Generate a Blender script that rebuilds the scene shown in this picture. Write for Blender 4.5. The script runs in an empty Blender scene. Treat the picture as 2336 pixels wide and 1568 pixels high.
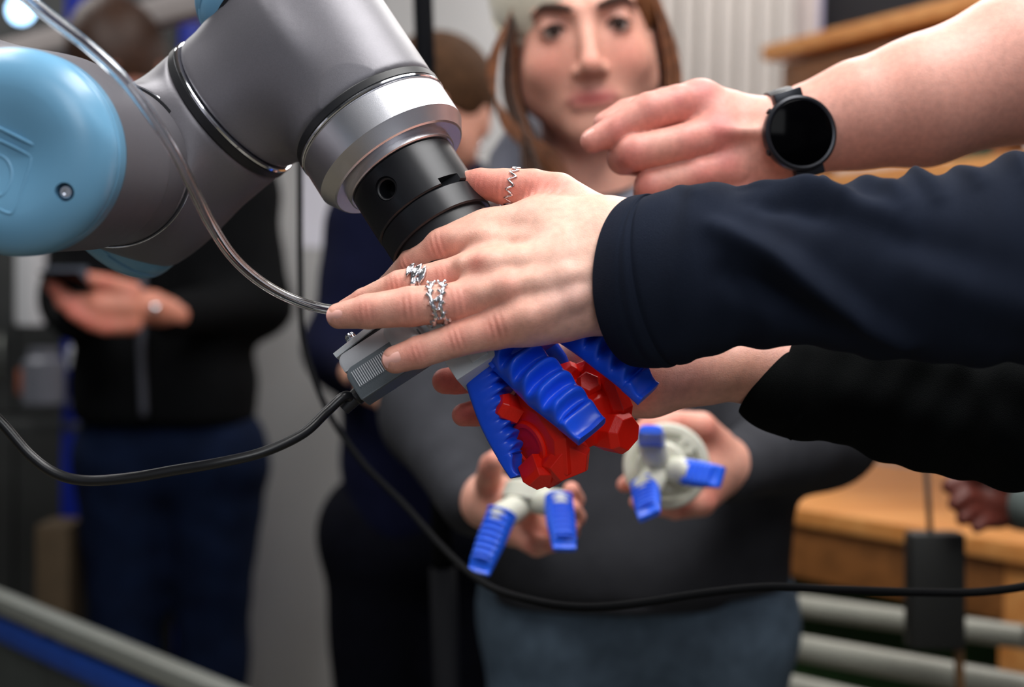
import bpy, bmesh, math, random
import numpy as np
from mathutils import Vector, Matrix
random.seed(7); np.random.seed(7)
PI = math.pi
sc = bpy.context.scene
COL = sc.collection

# ------------------------------------------------------------------ camera
FOC = 3244.4                      # 50 mm on a 36 mm sensor, 2336 px wide
C0 = np.array([0.0, 0.0, 1.25])
_R = (Matrix.Rotation(math.radians(90 - 1.5), 3, 'X') @ Matrix.Rotation(math.radians(1.0), 3, 'Z'))
R = np.array(_R)
cam_d = bpy.data.cameras.new('camera'); cam = bpy.data.objects.new('camera', cam_d); COL.objects.link(cam)
cam_d.lens = 50.0; cam_d.sensor_width = 36.0
cam.matrix_world = Matrix.Translation(Vector(C0)) @ _R.to_4x4()
cam_d.clip_start = 0.05
cam_d.dof.use_dof = True; cam_d.dof.focus_distance = 0.83; cam_d.dof.aperture_fstop = 4.2
sc.camera = cam

def P(px, py, d):
    return C0 + R @ np.array([(px - 1168) / FOC * d, (784 - py) / FOC * d, -d])
def W(v): return R @ np.array(v, float)
def S(d): return d / FOC
CX, CY, CZ = W((1, 0, 0)), W((0, 1, 0)), W((0, 0, 1))
def nrm(v):
    v = np.array(v, float); return v / (np.linalg.norm(v) + 1e-12)

# ------------------------------------------------------------------ world, lights, exposure
wd = bpy.data.worlds.new('world'); sc.world = wd; wd.use_nodes = True
wd.node_tree.nodes['Background'].inputs[0].default_value = (0.86, 0.90, 1.0, 1)
wd.node_tree.nodes['Background'].inputs[1].default_value = 0.22
sc.view_settings.view_transform = 'Standard'; sc.view_settings.look = 'None'
sc.view_settings.gamma = 1.0; sc.view_settings.exposure = 0.0
sc.view_settings.use_curve_mapping = False

def area(name, loc, target, size, size_y, power, col):
    l = bpy.data.lights.new(name, 'AREA'); l.shape = 'RECTANGLE'; l.size = size; l.size_y = size_y
    l.energy = power; l.color = col
    o = bpy.data.objects.new(name, l); COL.objects.link(o); o.location = loc
    d = Vector(target) - Vector(loc)
    o.rotation_euler = d.to_track_quat('-Z', 'Y').to_euler()
    return o
LC = (1.0, 0.985, 0.965)
area('ceiling_or_fill_light', (0.55, 0.55, 2.72), (0.55, 0.55, 0), 0.6, 1.6, 43, LC)
area('ceiling_or_fill_light', (-0.9, 1.0, 2.72), (-0.9, 1.0, 0), 0.5, 1.6, 26, LC)
area('ceiling_or_fill_light', (0.6, 2.9, 2.72), (0.6, 2.9, 0), 0.5, 1.6, 27, LC)
area('ceiling_or_fill_light', (-1.4, 3.3, 2.72), (-0.6, 3.3, 0), 0.5, 1.6, 20, LC)
area('ceiling_or_fill_light', (0.35, -1.25, 2.62), (0.1, 0.8, 1.1), 1.0, 1.8, 29, (0.95, 0.97, 1.0))  # camera-side fill, added behind the camera without a lamp housing

# ------------------------------------------------------------------ materials
MATS = {}
def srgb(r, g, b):
    f = lambda c: (c / 255 / 12.92) if c / 255 <= 0.04045 else ((c / 255 + 0.055) / 1.055) ** 2.4
    return (f(r), f(g), f(b), 1.0)
def mat(name, col, rough=0.5, metal=0.0, var=0.0, vscale=40.0, bump=0.0, bscale=200.0, sss=0.0, coat=0.0,
        attr=False, trans=0.0, ior=1.45, emit=0.0, spec=0.5, sheen=0.0, aniso=0.0, rvar=0.0):
    if name in MATS: return MATS[name]
    m = bpy.data.materials.new(name); m.use_nodes = True
    nt = m.node_tree; b = nt.nodes['Principled BSDF']; L = nt.links
    b.inputs['Base Color'].default_value = col
    b.inputs['Roughness'].default_value = rough; b.inputs['Metallic'].default_value = metal
    b.inputs['IOR'].default_value = ior; b.inputs['Specular IOR Level'].default_value = spec
    if sheen: b.inputs['Sheen Weight'].default_value = sheen; b.inputs['Sheen Roughness'].default_value = 0.5
    if coat: b.inputs['Coat Weight'].default_value = coat; b.inputs['Coat Roughness'].default_value = 0.15
    if trans: b.inputs['Transmission Weight'].default_value = trans
    if aniso: b.inputs['Anisotropic'].default_value = aniso
    if sss:
        b.inputs['Subsurface Weight'].default_value = sss
        b.inputs['Subsurface Radius'].default_value = (1.0, 0.35, 0.2); b.inputs['Subsurface Scale'].default_value = 0.004
    if emit:
        b.inputs['Emission Color'].default_value = col; b.inputs['Emission Strength'].default_value = emit
    tc = nt.nodes.new('ShaderNodeTexCoord')
    src = None
    if attr:
        a = nt.nodes.new('ShaderNodeAttribute'); a.attribute_name = 'tint'; src = a.outputs['Color']
        L.new(src, b.inputs['Base Color'])
    if var:
        n = nt.nodes.new('ShaderNodeTexNoise'); n.inputs['Scale'].default_value = vscale; n.inputs['Detail'].default_value = 5
        L.new(tc.outputs['Object'], n.inputs['Vector'])
        mr = nt.nodes.new('ShaderNodeMapRange'); mr.inputs['To Min'].default_value = 1 - var; mr.inputs['To Max'].default_value = 1 + var
        mr.inputs['From Min'].default_value = 0.3; mr.inputs['From Max'].default_value = 0.7
        L.new(n.outputs['Fac'], mr.inputs['Value'])
        hs = nt.nodes.new('ShaderNodeHueSaturation')
        if src is not None: L.new(src, hs.inputs['Color'])
        else: hs.inputs['Color'].default_value = col
        L.new(mr.outputs['Result'], hs.inputs['Value']); L.new(hs.outputs['Color'], b.inputs['Base Color'])
    if rvar:
        n = nt.nodes.new('ShaderNodeTexNoise'); n.inputs['Scale'].default_value = 60; n.inputs['Detail'].default_value = 4
        L.new(tc.outputs['Object'], n.inputs['Vector'])
        mr = nt.nodes.new('ShaderNodeMapRange'); mr.inputs['To Min'].default_value = rough - rvar; mr.inputs['To Max'].default_value = rough + rvar
        L.new(n.outputs['Fac'], mr.inputs['Value']); L.new(mr.outputs['Result'], b.inputs['Roughness'])
    if bump:
        n = nt.nodes.new('ShaderNodeTexNoise'); n.inputs['Scale'].default_value = bscale; n.inputs['Detail'].default_value = 4
        L.new(tc.outputs['Object'], n.inputs['Vector'])
        bp = nt.nodes.new('ShaderNodeBump'); bp.inputs['Strength'].default_value = bump; bp.inputs['Distance'].default_value = 0.001
        L.new(n.outputs['Fac'], bp.inputs['Height']); L.new(bp.outputs['Normal'], b.inputs['Normal'])
    MATS[name] = m
    return m

def wood(name, c1, c2, rot=(0, 0, 0), scale=6.0, rough=0.45):
    m = bpy.data.materials.new(name); m.use_nodes = True
    nt = m.node_tree; b = nt.nodes['Principled BSDF']; L = nt.links
    tc = nt.nodes.new('ShaderNodeTexCoord'); mp = nt.nodes.new('ShaderNodeMapping')
    mp.inputs['Rotation'].default_value = rot; mp.inputs['Scale'].default_value = (1, 12, 12)
    n = nt.nodes.new('ShaderNodeTexNoise'); n.inputs['Scale'].default_value = scale; n.inputs['Detail'].default_value = 6
    r = nt.nodes.new('ShaderNodeValToRGB'); r.color_ramp.elements[0].color = c1; r.color_ramp.elements[1].color = c2
    r.color_ramp.elements[0].position = 0.35; r.color_ramp.elements[1].position = 0.68
    L.new(tc.outputs['Object'], mp.inputs['Vector']); L.new(mp.outputs['Vector'], n.inputs['Vector'])
    L.new(n.outputs['Fac'], r.inputs['Fac']); L.new(r.outputs['Color'], b.inputs['Base Color'])
    b.inputs['Roughness'].default_value = rough
    return m

# ------------------------------------------------------------------ objects
ORG = {}
def tag(o, label=None, cat=None, group=None, kind=None):
    if label: o['label'] = label
    if cat: o['category'] = cat
    if group: o['group'] = group
    if kind: o['kind'] = kind
    return o
def thing(name, label, cat, loc, group=None):
    o = bpy.data.objects.new(name, None); COL.objects.link(o)
    o.location = Vector([float(a) for a in loc]); o.empty_display_size = 0.02
    ORG[o.name] = np.array(loc, float)
    return tag(o, label, cat, group)
def mesh(name, verts, faces, m, parent=None, smooth=True, tint=None, loc=None, auto=None):
    """verts in world coordinates; the object's own origin is its parent's, or loc, or the bottom centre"""
    V = np.asarray(verts, float)
    if parent is not None: org = ORG[parent.name]
    elif loc is not None: org = np.array(loc, float)
    else:
        org = (V.min(0) + V.max(0)) / 2; org[2] = V[:, 2].min()
    me = bpy.data.meshes.new(name)
    if isinstance(faces, np.ndarray):
        me.vertices.add(len(V)); me.vertices.foreach_set('co', (V - org).astype(np.float32).ravel())
        k = faces.shape[1]
        me.loops.add(faces.size); me.loops.foreach_set('vertex_index', faces.astype(np.int32).ravel())
        me.polygons.add(len(faces))
        me.polygons.foreach_set('loop_start', np.arange(0, faces.size, k, dtype=np.int32))
        me.update(calc_edges=True); me.validate()
    else:
        me.from_pydata([tuple(v) for v in (V - org)], [], faces)
    me.polygons.foreach_set('use_smooth', [smooth] * len(me.polygons))
    if tint is not None:
        a = me.color_attributes.new('tint', 'FLOAT_COLOR', 'POINT')
        t4 = np.ones((len(V), 4), np.float32); t4[:, :3] = tint
        a.data.foreach_set('color', t4.ravel())
    if m is not None: me.materials.append(m)
    if auto is not None:
        me.polygons.foreach_set('use_smooth', [True] * len(me.polygons))
        me.set_sharp_from_angle(angle=math.radians(auto))
    me.update()
    o = bpy.data.objects.new(name, me); COL.objects.link(o)
    ORG[o.name] = org
    if parent is not None: o.parent = parent
    else: o.location = Vector(org)
    return o

class MB:
    """collects pieces of ONE mesh, world coordinates"""
    def __init__(s): s.v = []; s.f = []; s.n = 0
    def add(s, V, F):
        V = np.asarray(V, float)
        if isinstance(F, np.ndarray): F = F.tolist()
        s.f += [[i + s.n for i in f] for f in F]; s.v.append(V); s.n += len(V); return s
    def box(s, c, ax, half, bev=0.0):
        """ax: 3 unit rows; half sizes; bevelled"""
        ax = [np.array(a, float) for a in ax]
        if bev <= 0:
            pts = [c + ax[0] * half[0] * a + ax[1] * half[1] * b + ax[2] * half[2] * d for a in (-1, 1) for b in (-1, 1) for d in (-1, 1)]
            return s.add(pts, [[0, 1, 3, 2], [4, 6, 7, 5], [0, 4, 5, 1], [2, 3, 7, 6], [0, 2, 6, 4], [1, 5, 7, 3]])
        bm = bmesh.new(); bmesh.ops.create_cube(bm, size=2)
        for v in bm.verts: v.co = Vector((v.co.x * half[0], v.co.y * half[1], v.co.z * half[2]))
        bmesh.ops.bevel(bm, geom=bm.edges[:] + bm.verts[:], offset=bev, segments=2, profile=0.6, affect='EDGES')
        M = np.array(ax)
        V = np.array([v.co[:] for v in bm.verts]) @ M + c
        bm.verts.index_update(); F = [[v.index for v in f.verts] for f in bm.faces]; bm.free()
        if np.linalg.det(M) < 0: F = [f[::-1] for f in F]
        return s.add(V, F)
    def tube(s, pts, rad, seg=12, caps=True, closed=False):
        V, F = tube_geo(pts, rad, seg, caps, closed); return s.add(V, F)
    def lathe(s, c, axis, prof, seg=96, ref=None):
        V, F = lathe_geo(c, axis, prof, seg, ref); return s.add(V, F)
    def prism(s, poly, d):
        """closed polygon of 3D points extruded along vector d"""
        poly = np.asarray(poly, float); n = len(poly)
        V = np.vstack([poly, poly + d])
        F = [list(range(n))[::-1], list(range(n, 2 * n))] + [[i, (i + 1) % n, n + (i + 1) % n, n + i] for i in range(n)]
        return s.add(V, F)
    def build(s, name, m, parent=None, smooth=True, auto=None, loc=None):
        o = mesh(name, np.vstack(s.v), s.f, m, parent, smooth, None, loc, auto)
        bm = bmesh.new(); bm.from_mesh(o.data); bmesh.ops.recalc_face_normals(bm, faces=bm.faces)
        bm.to_mesh(o.data); bm.free()
        return o

def spline(pts, n):
    """Catmull-Rom through rows of any width"""
    p = np.asarray(pts, float); p = np.vstack([2 * p[0] - p[1], p, 2 * p[-1] - p[-2]])
    k = len(p) - 3; u = np.linspace(0, k - 1e-9, n); i = u.astype(int); t = (u - i)[:, None]
    a, b, c, d = p[i], p[i + 1], p[i + 2], p[i + 3]
    return 0.5 * ((2 * b) + (-a + c) * t + (2 * a - 5 * b + 4 * c - d) * t * t + (-a + 3 * b - 3 * c + d) * t ** 3)

def frames(p, ref):
    t = np.gradient(p, axis=0); t /= np.linalg.norm(t, axis=1)[:, None] + 1e-12
    e1 = np.zeros_like(p); r = np.array(ref, float)
    for i in range(len(p)):
        v = r - t[i] * (r @ t[i])
        if np.linalg.norm(v) < 1e-6: v = np.array([1, 0, 0]) - t[i] * t[i][0]
        e1[i] = nrm(v); r = e1[i]
    return t, e1, np.cross(t, e1)

def tube_geo(pts, rad, seg=12, caps=True, closed=False):
    p = np.asarray(pts, float); n = len(p); rad = np.broadcast_to(np.asarray(rad, float), (n,))
    t, e1, e2 = frames(p, (0.123, 0.4, 0.9))
    th = np.arange(seg) / seg * 2 * PI
    V = (p[:, None] + rad[:, None, None] * (np.cos(th)[None, :, None] * e1[:, None] + np.sin(th)[None, :, None] * e2[:, None])).reshape(-1, 3)
    F = []
    for i in range(n - 1 + (1 if closed else 0)):
        a, b = i * seg, ((i + 1) % n) * seg
        for j in range(seg): F.append([a + j, a + (j + 1) % seg, b + (j + 1) % seg, b + j])
    if caps and not closed: F += [list(range(seg))[::-1], list(range((n - 1) * seg, n * seg))]
    return V, F

def lathe_geo(c, axis, prof, seg=96, ref=None):
    """prof: list of (distance along axis, radius); closed at the ends if radius is 0"""
    a = nrm(axis); r = nrm(ref if ref is not None else (np.cross(a, (0.3, 0.2, 0.9))))
    r = nrm(r - a * (r @ a)); q = np.cross(a, r)
    th = np.arange(seg) / seg * 2 * PI
    ring = np.cos(th)[:, None] * r + np.sin(th)[:, None] * q
    V = np.vstack([c + a * x + ring * max(y, 1e-6) for x, y in prof]); F = []
    for i in range(len(prof) - 1):
        for j in range(seg): F.append([i * seg + j, (i + 1) * seg + j, (i + 1) * seg + (j + 1) % seg, i * seg + (j + 1) % seg])
    return V, F

def loft(path, ra, rb, ref, seg, disp=None, expo=2.0, inner=0.0):
    """elliptic tube; ra along ref direction, rb along t x ref; disp(s, th, t) metres"""
    n = len(path); t, e1, e2 = frames(path, ref)
    th = np.arange(seg) / seg * 2 * PI
    s = np.concatenate([[0], np.cumsum(np.linalg.norm(np.diff(path, axis=0), axis=1))])
    ra = np.broadcast_to(ra, (n,)); rb = np.broadcast_to(rb, (n,))
    c, sn = np.cos(th), np.sin(th)
    if expo != 2.0: c = np.sign(c) * np.abs(c) ** (2 / expo); sn = np.sign(sn) * np.abs(sn) ** (2 / expo)
    D = np.zeros((n, seg)) if disp is None else disp(s[:, None] + 0 * th[None], th[None] + 0 * s[:, None])
    off = c[None, :, None] * e1[:, None] * (ra[:, None, None] + D[..., None]) + sn[None, :, None] * e2[:, None] * (rb[:, None, None] + D[..., None])
    V = (path[:, None] + off).reshape(-1, 3)
    idx = np.arange(n * seg).reshape(n, seg)
    a = idx[:-1]; b = idx[1:]
    F = np.stack([a, np.roll(a, -1, 1), np.roll(b, -1, 1), b], -1).reshape(-1, 4)
    return V, F[:, ::-1] if False else F

# ------------------------------------------------------------------ signed distance modelling
class Field:
    def __init__(s, lo, hi, h):
        s.h = h; s.lo = np.array(lo, float) - 2 * h
        n = np.ceil((np.array(hi, float) + 2 * h - s.lo) / h).astype(int) + 1
        s.n = n; s.ax = [(s.lo[k] + h * np.arange(n[k])).astype(np.float32) for k in range(3)]
        s.v = np.full(tuple(n), 0.05, np.float32)
    def sub(s, lo, hi):
        i0 = np.clip(np.floor((lo - s.lo) / s.h).astype(int), 0, s.n); i1 = np.clip(np.ceil((hi - s.lo) / s.h).astype(int) + 1, 0, s.n)
        sl = tuple(slice(a, b) for a, b in zip(i0, i1))
        return sl, s.ax[0][sl[0]][:, None, None], s.ax[1][sl[1]][None, :, None], s.ax[2][sl[2]][None, None, :]
def smin(a, b, k):
    if k <= 0: return np.minimum(a, b)
    h = np.maximum(k - np.abs(a - b), 0) / k
    return np.minimum(a, b) - h * h * k * 0.25
def cone_d(X, Y, Z, a, b, ra, rb):
    ba = b - a; L = float(ba @ ba) + 1e-12
    x, y, z = X - np.float32(a[0]), Y - np.float32(a[1]), Z - np.float32(a[2])
    t = np.clip((x * np.float32(ba[0]) + y * np.float32(ba[1]) + z * np.float32(ba[2])) / np.float32(L), 0, 1)
    return np.sqrt((x - t * np.float32(ba[0])) ** 2 + (y - t * np.float32(ba[1])) ** 2 + (z - t * np.float32(ba[2])) ** 2) - (np.float32(ra) + t * np.float32(rb - ra))
def ell_d(X, Y, Z, c, ax, r):
    x, y, z = X - np.float32(c[0]), Y - np.float32(c[1]), Z - np.float32(c[2])
    k0 = 0; k1 = 0
    for a, rr in zip(ax, r):
        q = (x * np.float32(a[0]) + y * np.float32(a[1]) + z * np.float32(a[2]))
        k0 = k0 + (q / np.float32(rr)) ** 2; k1 = k1 + (q / np.float32(rr * rr)) ** 2
    k0 = np.sqrt(k0); k1 = np.sqrt(k1) + 1e-6
    return k0 * (k0 - 1) / k1
def cyl_d(X, Y, Z, a, b, r, e=0.002):
    ba = b - a; L = np.linalg.norm(ba); u = ba / L; m = (a + b) / 2
    x, y, z = X - np.float32(m[0]), Y - np.float32(m[1]), Z - np.float32(m[2])
    q = x * np.float32(u[0]) + y * np.float32(u[1]) + z * np.float32(u[2])
    rad = np.sqrt(np.maximum(x * x + y * y + z * z - q * q, 0))
    dx = rad - (r - e); dy = np.abs(q) - (L / 2 - e)
    return np.minimum(np.maximum(dx, dy), 0) + np.sqrt(np.maximum(dx, 0) ** 2 + np.maximum(dy, 0) ** 2) - e
def prim(kind, *a): return (kind,) + a
def p_bounds(p):
    if p[0] in ('cone', 'cyl'):
        r = max(p[3], p[4]) if p[0] == 'cone' else p[3]
        return np.minimum(p[1], p[2]) - r, np.maximum(p[1], p[2]) + r
    e = np.sqrt(sum((np.array(a) * r) ** 2 for a, r in zip(p[2], p[3])))
    return p[1] - e, p[1] + e
def p_eval(p, X, Y, Z):
    if p[0] == 'cone': return cone_d(X, Y, Z, p[1], p[2], p[3], p[4])
    if p[0] == 'cyl': return cyl_d(X, Y, Z, p[1], p[2], p[3])
    return ell_d(X, Y, Z, p[1], p[2], p[3])
def f_add(F, p, k, sub=False):
    lo, hi = p_bounds(p); pad = k + 4 * F.h
    sl, X, Y, Z = F.sub(lo - pad, hi + pad)
    if min(F.v[sl].shape) == 0: return
    d = p_eval(p, X, Y, Z).astype(np.float32)
    F.v[sl] = -smin(-F.v[sl], d, k) if sub else smin(F.v[sl], d, k)
def chain(pts, rad):
    return [('cone', np.array(pts[i]), np.array(pts[i + 1]), rad[i], rad[i + 1]) for i in range(len(pts) - 1)]
def f_branch(F, base, ch, k):
    """union each chain of cones with the base volume smoothly, but the branches with each other only sharply"""
    lo = np.min([p_bounds(p)[0] for p in ch], 0); hi = np.max([p_bounds(p)[1] for p in ch], 0); pad = k + 4 * F.h
    sl, X, Y, Z = F.sub(lo - pad, hi + pad)
    d = None
    for p in ch:
        e = p_eval(p, X, Y, Z).astype(np.float32); d = e if d is None else smin(d, e, 0.0015)
    F.v[sl] = np.minimum(F.v[sl], smin(base[sl], d, k))
def f_crease(F, c, d, n, amp, w, rad):
    """press a fine crease across direction d at c, on the side of n"""
    sl, X, Y, Z = F.sub(c - rad * 1.6, c + rad * 1.6)
    x, y, z = X - c[0], Y - c[1], Z - c[2]
    q = x * d[0] + y * d[1] + z * d[2]; m = x * n[0] + y * n[1] + z * n[2]
    g = np.exp(-(q / w) ** 2) * np.exp(-((x * x + y * y + z * z) / (rad * rad)) ** 2) / (1 + np.exp(-m / (rad * 0.15)))
    F.v[sl] += (amp * g).astype(np.float32)
def blur(v, n=1):
    for _ in range(n):
        for a in range(3):
            v = (np.roll(v, 1, a) + 2 * v + np.roll(v, -1, a)) * 0.25
    return v
def nets(F, smooth=1):
    v = blur(F.v, smooth) if smooth else F.v
    v[0], v[-1] = 0.05, 0.05; v[:, 0], v[:, -1] = 0.05, 0.05; v[:, :, 0], v[:, :, -1] = 0.05, 0.05
    ins = (v < 0)
    s = np.zeros(tuple(np.array(v.shape) - 1), np.int8)
    for i in (0, 1):
        for j in (0, 1):
            for k in (0, 1):
                s += ins[i:v.shape[0] - 1 + i, j:v.shape[1] - 1 + j, k:v.shape[2] - 1 + k]
    I, J, K = np.nonzero((s > 0) & (s < 8))
    acc = np.zeros((len(I), 3)); cnt = np.zeros(len(I))
    cs = [(0, 0, 0), (1, 0, 0), (0, 1, 0), (1, 1, 0), (0, 0, 1), (1, 0, 1), (0, 1, 1), (1, 1, 1)]
    for a, b in [(0, 1), (2, 3), (4, 5), (6, 7), (0, 2), (1, 3), (4, 6), (5, 7), (0, 4), (1, 5), (2, 6), (3, 7)]:
        A = np.array(cs[a]); B = np.array(cs[b])
        va = v[I + A[0], J + A[1], K + A[2]]; vb = v[I + B[0], J + B[1], K + B[2]]
        m = (va < 0) != (vb < 0); t = np.where(m, va / np.where(m, va - vb, 1), 0)
        acc += m[:, None] * (A + t[:, None] * (B - A)); cnt += m
    V = F.lo + F.h * (np.stack([I, J, K], 1) + acc / cnt[:, None])
    idx = np.full(s.shape, -1, np.int32); idx[I, J, K] = np.arange(len(I))
    Q = []
    for ax in range(3):
        sh = [slice(1, -1)] * 3; sh[ax] = slice(0, -1); sh2 = list(sh); sh2[ax] = slice(1, None)
        a = ins[tuple(sh)]; b = ins[tuple(sh2)]
        p = np.stack(np.nonzero(a != b), 1); off = np.array([1, 1, 1]); off[ax] = 0; p = p + off
        flip = ins[p[:, 0], p[:, 1], p[:, 2]]
        u, w = (ax + 1) % 3, (ax + 2) % 3
        def at(du, dw):
            q = p.copy(); q[:, u] -= du; q[:, w] -= dw; return idx[q[:, 0], q[:, 1], q[:, 2]]
        q = np.stack([at(0, 0), at(1, 0), at(1, 1), at(0, 1)], 1)
        q[~flip] = q[~flip][:, ::-1]; Q.append(q)
    Q = np.vstack(Q); Q = Q[(Q >= 0).all(1)]
    return V, Q

def tint_at(V, base, spots):
    """skin colour with flushed / pale spots: (point, radius, colour, strength)"""
    t = np.tile(np.array(base[:3], float), (len(V), 1))
    for c, r, col, st in spots:
        g = np.exp(-(((V - c) ** 2).sum(1)) / (r * r))[:, None] * st
        t = t * (1 - g) + np.array(col[:3]) * g
    return t
def plate(mb, c, d, n, w, l, bulge, seg=9):
    """a curved nail: centre c, along d, outward n"""
    b = nrm(np.cross(n, d)); U = []; F = []
    for i in range(seg):
        for j in range(seg):
            x = -1 + 2 * i / (seg - 1); y = -1 + 2 * j / (seg - 1)
            x2, y2 = x * math.sqrt(1 - .36 * y * y), y * math.sqrt(1 - .36 * x * x)
            U.append(c + d * y2 * l / 2 + b * x2 * w / 2 + n * (-bulge * x2 * x2 - 0.0006 * y2 * y2))
    for i in range(seg - 1):
        for j in range(seg - 1): F.append([i * seg + j, (i + 1) * seg + j, (i + 1) * seg + j + 1, i * seg + j + 1])
    U = np.array(U); m = len(U); V = np.vstack([U, U - n * 0.0008])
    F += [[m + q for q in f[::-1]] for f in F[:]]
    mb.add(V, F)
# =================================================================== ROOM SHELL
ZW = np.array([0, 0, 1.0])
def struct(o): o['kind'] = 'structure'; return o
def boxo(name, lo, hi, m, parent=None, bev=0.0):
    lo, hi = np.array(lo, float), np.array(hi, float); b = MB(); b.box((lo + hi) / 2, np.eye(3), (hi - lo) / 2, bev); return b.build(name, m, parent, auto=35 if bev else None, smooth=bool(bev))
M_FLOOR = mat('workshop_floor', srgb(112, 106, 92), 0.35, var=0.12, vscale=3, bump=0.1, bscale=40)
M_WALL = mat('painted_wall', srgb(158, 157, 166), 0.7, var=0.03, vscale=4, bump=0.1, bscale=60)
M_CEIL = mat('ceiling_paint', srgb(190, 190, 192), 0.9, var=0.02)
struct(boxo('floor', (-2.6, -2.2, -0.1), (2.6, 5.1, 0), M_FLOOR))
struct(boxo('wall_back', (-2.6, 5.0, 0), (2.6, 5.1, 2.8), M_WALL))
struct(boxo('wall_left', (-2.7, -2.2, 0), (-2.6, 5.1, 2.8), mat('left_wall_paint', srgb(96, 98, 98), 0.75, var=0.05, vscale=3)))
struct(boxo('wall_right', (2.6, -2.2, 0), (2.7, 5.1, 2.8), M_WALL))
struct(boxo('ceiling', (-2.7, -2.2, 2.8), (2.7, 5.1, 2.9), M_CEIL))
struct(boxo('baseboard_back', (-2.6, 4.98, 0), (2.6, 5.0, 0.08), mat('baseboard', srgb(70, 70, 72), 0.6)))
# luminaires round the lamps
M_LAMP = mat('lamp_housing', srgb(225, 225, 225), 0.5)
for (x, y, sx, sy), lab in (((0.55, 0.55, .34, .84), 'long white ceiling lamp above the robot hand'), ((-0.9, 1.0, .28, .84), 'long white ceiling lamp above the left side of the robot'),
                            ((0.6, 2.9, .28, .84), 'long white ceiling lamp above the wooden bench'), ((-1.4, 3.3, .28, .84), 'long white ceiling lamp above the dark cabinets')):
    t = thing('ceiling_lamp', lab, 'lamp', (x, y, 2.735), 'ceiling lamps')
    b = MB()
    for a, c_, hx, hy in ((sx - .01, 0, .01, sy), (-sx + .01, 0, .01, sy), (0, sy - .01, sx - .02, .01), (0, -sy + .01, sx - .02, .01)): b.box(np.array([x + a, y + c_, 2.765]), np.eye(3), (hx, hy, 0.035))
    b.build('housing', M_LAMP, t, smooth=False)
    b = MB(); b.box(np.array([x, y, 2.795]), np.eye(3), (sx - .021, sy - .021, 0.005)); b.build('back_panel', M_LAMP, t, smooth=False)
# =================================================================== FOREGROUND
# ------------------------------------------------------------------ robot arm
M_GREY = mat('robot_grey', srgb(116, 114, 120), 0.40, 0.30, var=0.05, vscale=900, bump=0.12, bscale=3500, rvar=0.05)
M_CAP = mat('robot_blue_plastic', srgb(112, 167, 202), 0.33, coat=0.15, bump=0.05, bscale=700, rvar=0.05)
M_BLK = mat('black_rubber', srgb(26, 27, 31), 0.45, bump=0.03, bscale=1500)
M_BLKM = mat('black_anodised', srgb(27, 28, 32), 0.33, 0.3, bump=0.03, bscale=2500)
M_ALU = mat('brushed_aluminium', srgb(212, 212, 218), 0.34, 1.0, bump=0.08, bscale=2500)
M_CHR = mat('polished_steel', srgb(225, 228, 235), 0.09, 1.0)
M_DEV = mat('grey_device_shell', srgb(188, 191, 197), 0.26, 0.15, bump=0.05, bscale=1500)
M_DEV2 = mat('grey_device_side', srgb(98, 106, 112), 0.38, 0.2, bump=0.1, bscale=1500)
M_HUB = mat('light_grey_plastic', srgb(200, 208, 214), 0.45, bump=0.15, bscale=900, sss=0.1)
M_BLUE = mat('soft_blue_silicone', srgb(22, 84, 236), 0.34, coat=0.12, sss=0.10, var=0.05, vscale=60)
M_RED = mat('red_printed_plastic', srgb(236, 28, 8), 0.40, coat=0.08, var=0.06, vscale=60, bump=0.15, bscale=700)
M_CABLE = mat('black_cable_sheath', srgb(20, 21, 24), 0.32, bump=0.05)
M_SILV = mat('silver', srgb(228, 228, 232), 0.14, 1.0, bump=0.3, bscale=500)

P0 = P(850, 290, 0.88); P1 = P(1188, 811, 0.835)
AX = nrm(P1 - P0)
VX = W((0.84, 0.545, 0)); VX = nrm(VX - AX * (VX @ AX)); NX = np.cross(AX, VX)
if NX @ CZ < 0: NX = -NX
SA = np.linalg.norm(P1 - P0) / 621
def AP(u, v=0.0, w=0.0):
    s = S(0.88 - 0.045 * u / 621)
    return P0 + AX * (u * SA) + VX * (v * s) + NX * (w * s)

robot = thing('robot_arm', 'grey robot arm with light blue joint caps reaching down from the upper left', 'robot arm', P(150, 400, 0.8))
Bs = P(530, 250, 0.917); Bi = P(719, 88, 0.897); BX = nrm(Bi - Bs)
Be = Bs - BX * 0.097; Ct = AP(-372)
As = P(250, 375, 0.875); Ac = P(52, 350, 0.733)
AXA = nrm(Ac - As)
# wrist body carrying the flange
F = Field(np.minimum(Ct, Bs) - 0.07, np.maximum(P0, Bi) + 0.07, 0.0016)
f_add(F, ('cyl', Ct, AP(-19), 0.0493, 0), 0)
f_add(F, ('cyl', Bs + BX * 0.004, Bi, 0.0508, 0), 0.022)
V, Q = nets(F, 2); mesh('wrist_housing', V, Q, M_GREY, robot)
# middle tee body
F = Field(np.minimum(np.minimum(Be, As), Bs) - 0.075, np.maximum(np.maximum(Be, As), Bs) + 0.075, 0.0016)
f_add(F, ('cyl', Be, Bs - BX * 0.0045, 0.0512, 0), 0)
f_add(F, ('cyl', As - AXA * 0.002, P(335, 425, 0.945), 0.0500, 0), 0.02)
V, Q = nets(F, 2); mesh('elbow_housing', V, Q, M_GREY, robot)
# near body with the link that leaves up and to the left
Am = As + AXA * 0.052
L0 = P(110, 338, 0.80); L1 = P(-620, 0, 0.79)
F = Field(np.minimum(np.minimum(Ac, As), L1) - 0.07, np.maximum(np.maximum(Ac, As), L0) + 0.07, 0.002)
f_add(F, ('cyl', As + AXA * 0.001, Am, 0.0498, 0), 0)
f_add(F, ('cyl', Am - AXA * 0.004, Ac, 0.0518, 0), 0.003)
f_add(F, ('cyl', L0, L1, 0.0435, 0), 0.03)
V, Q = nets(F, 2); mesh('arm_link', V, Q, M_GREY, robot)
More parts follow.
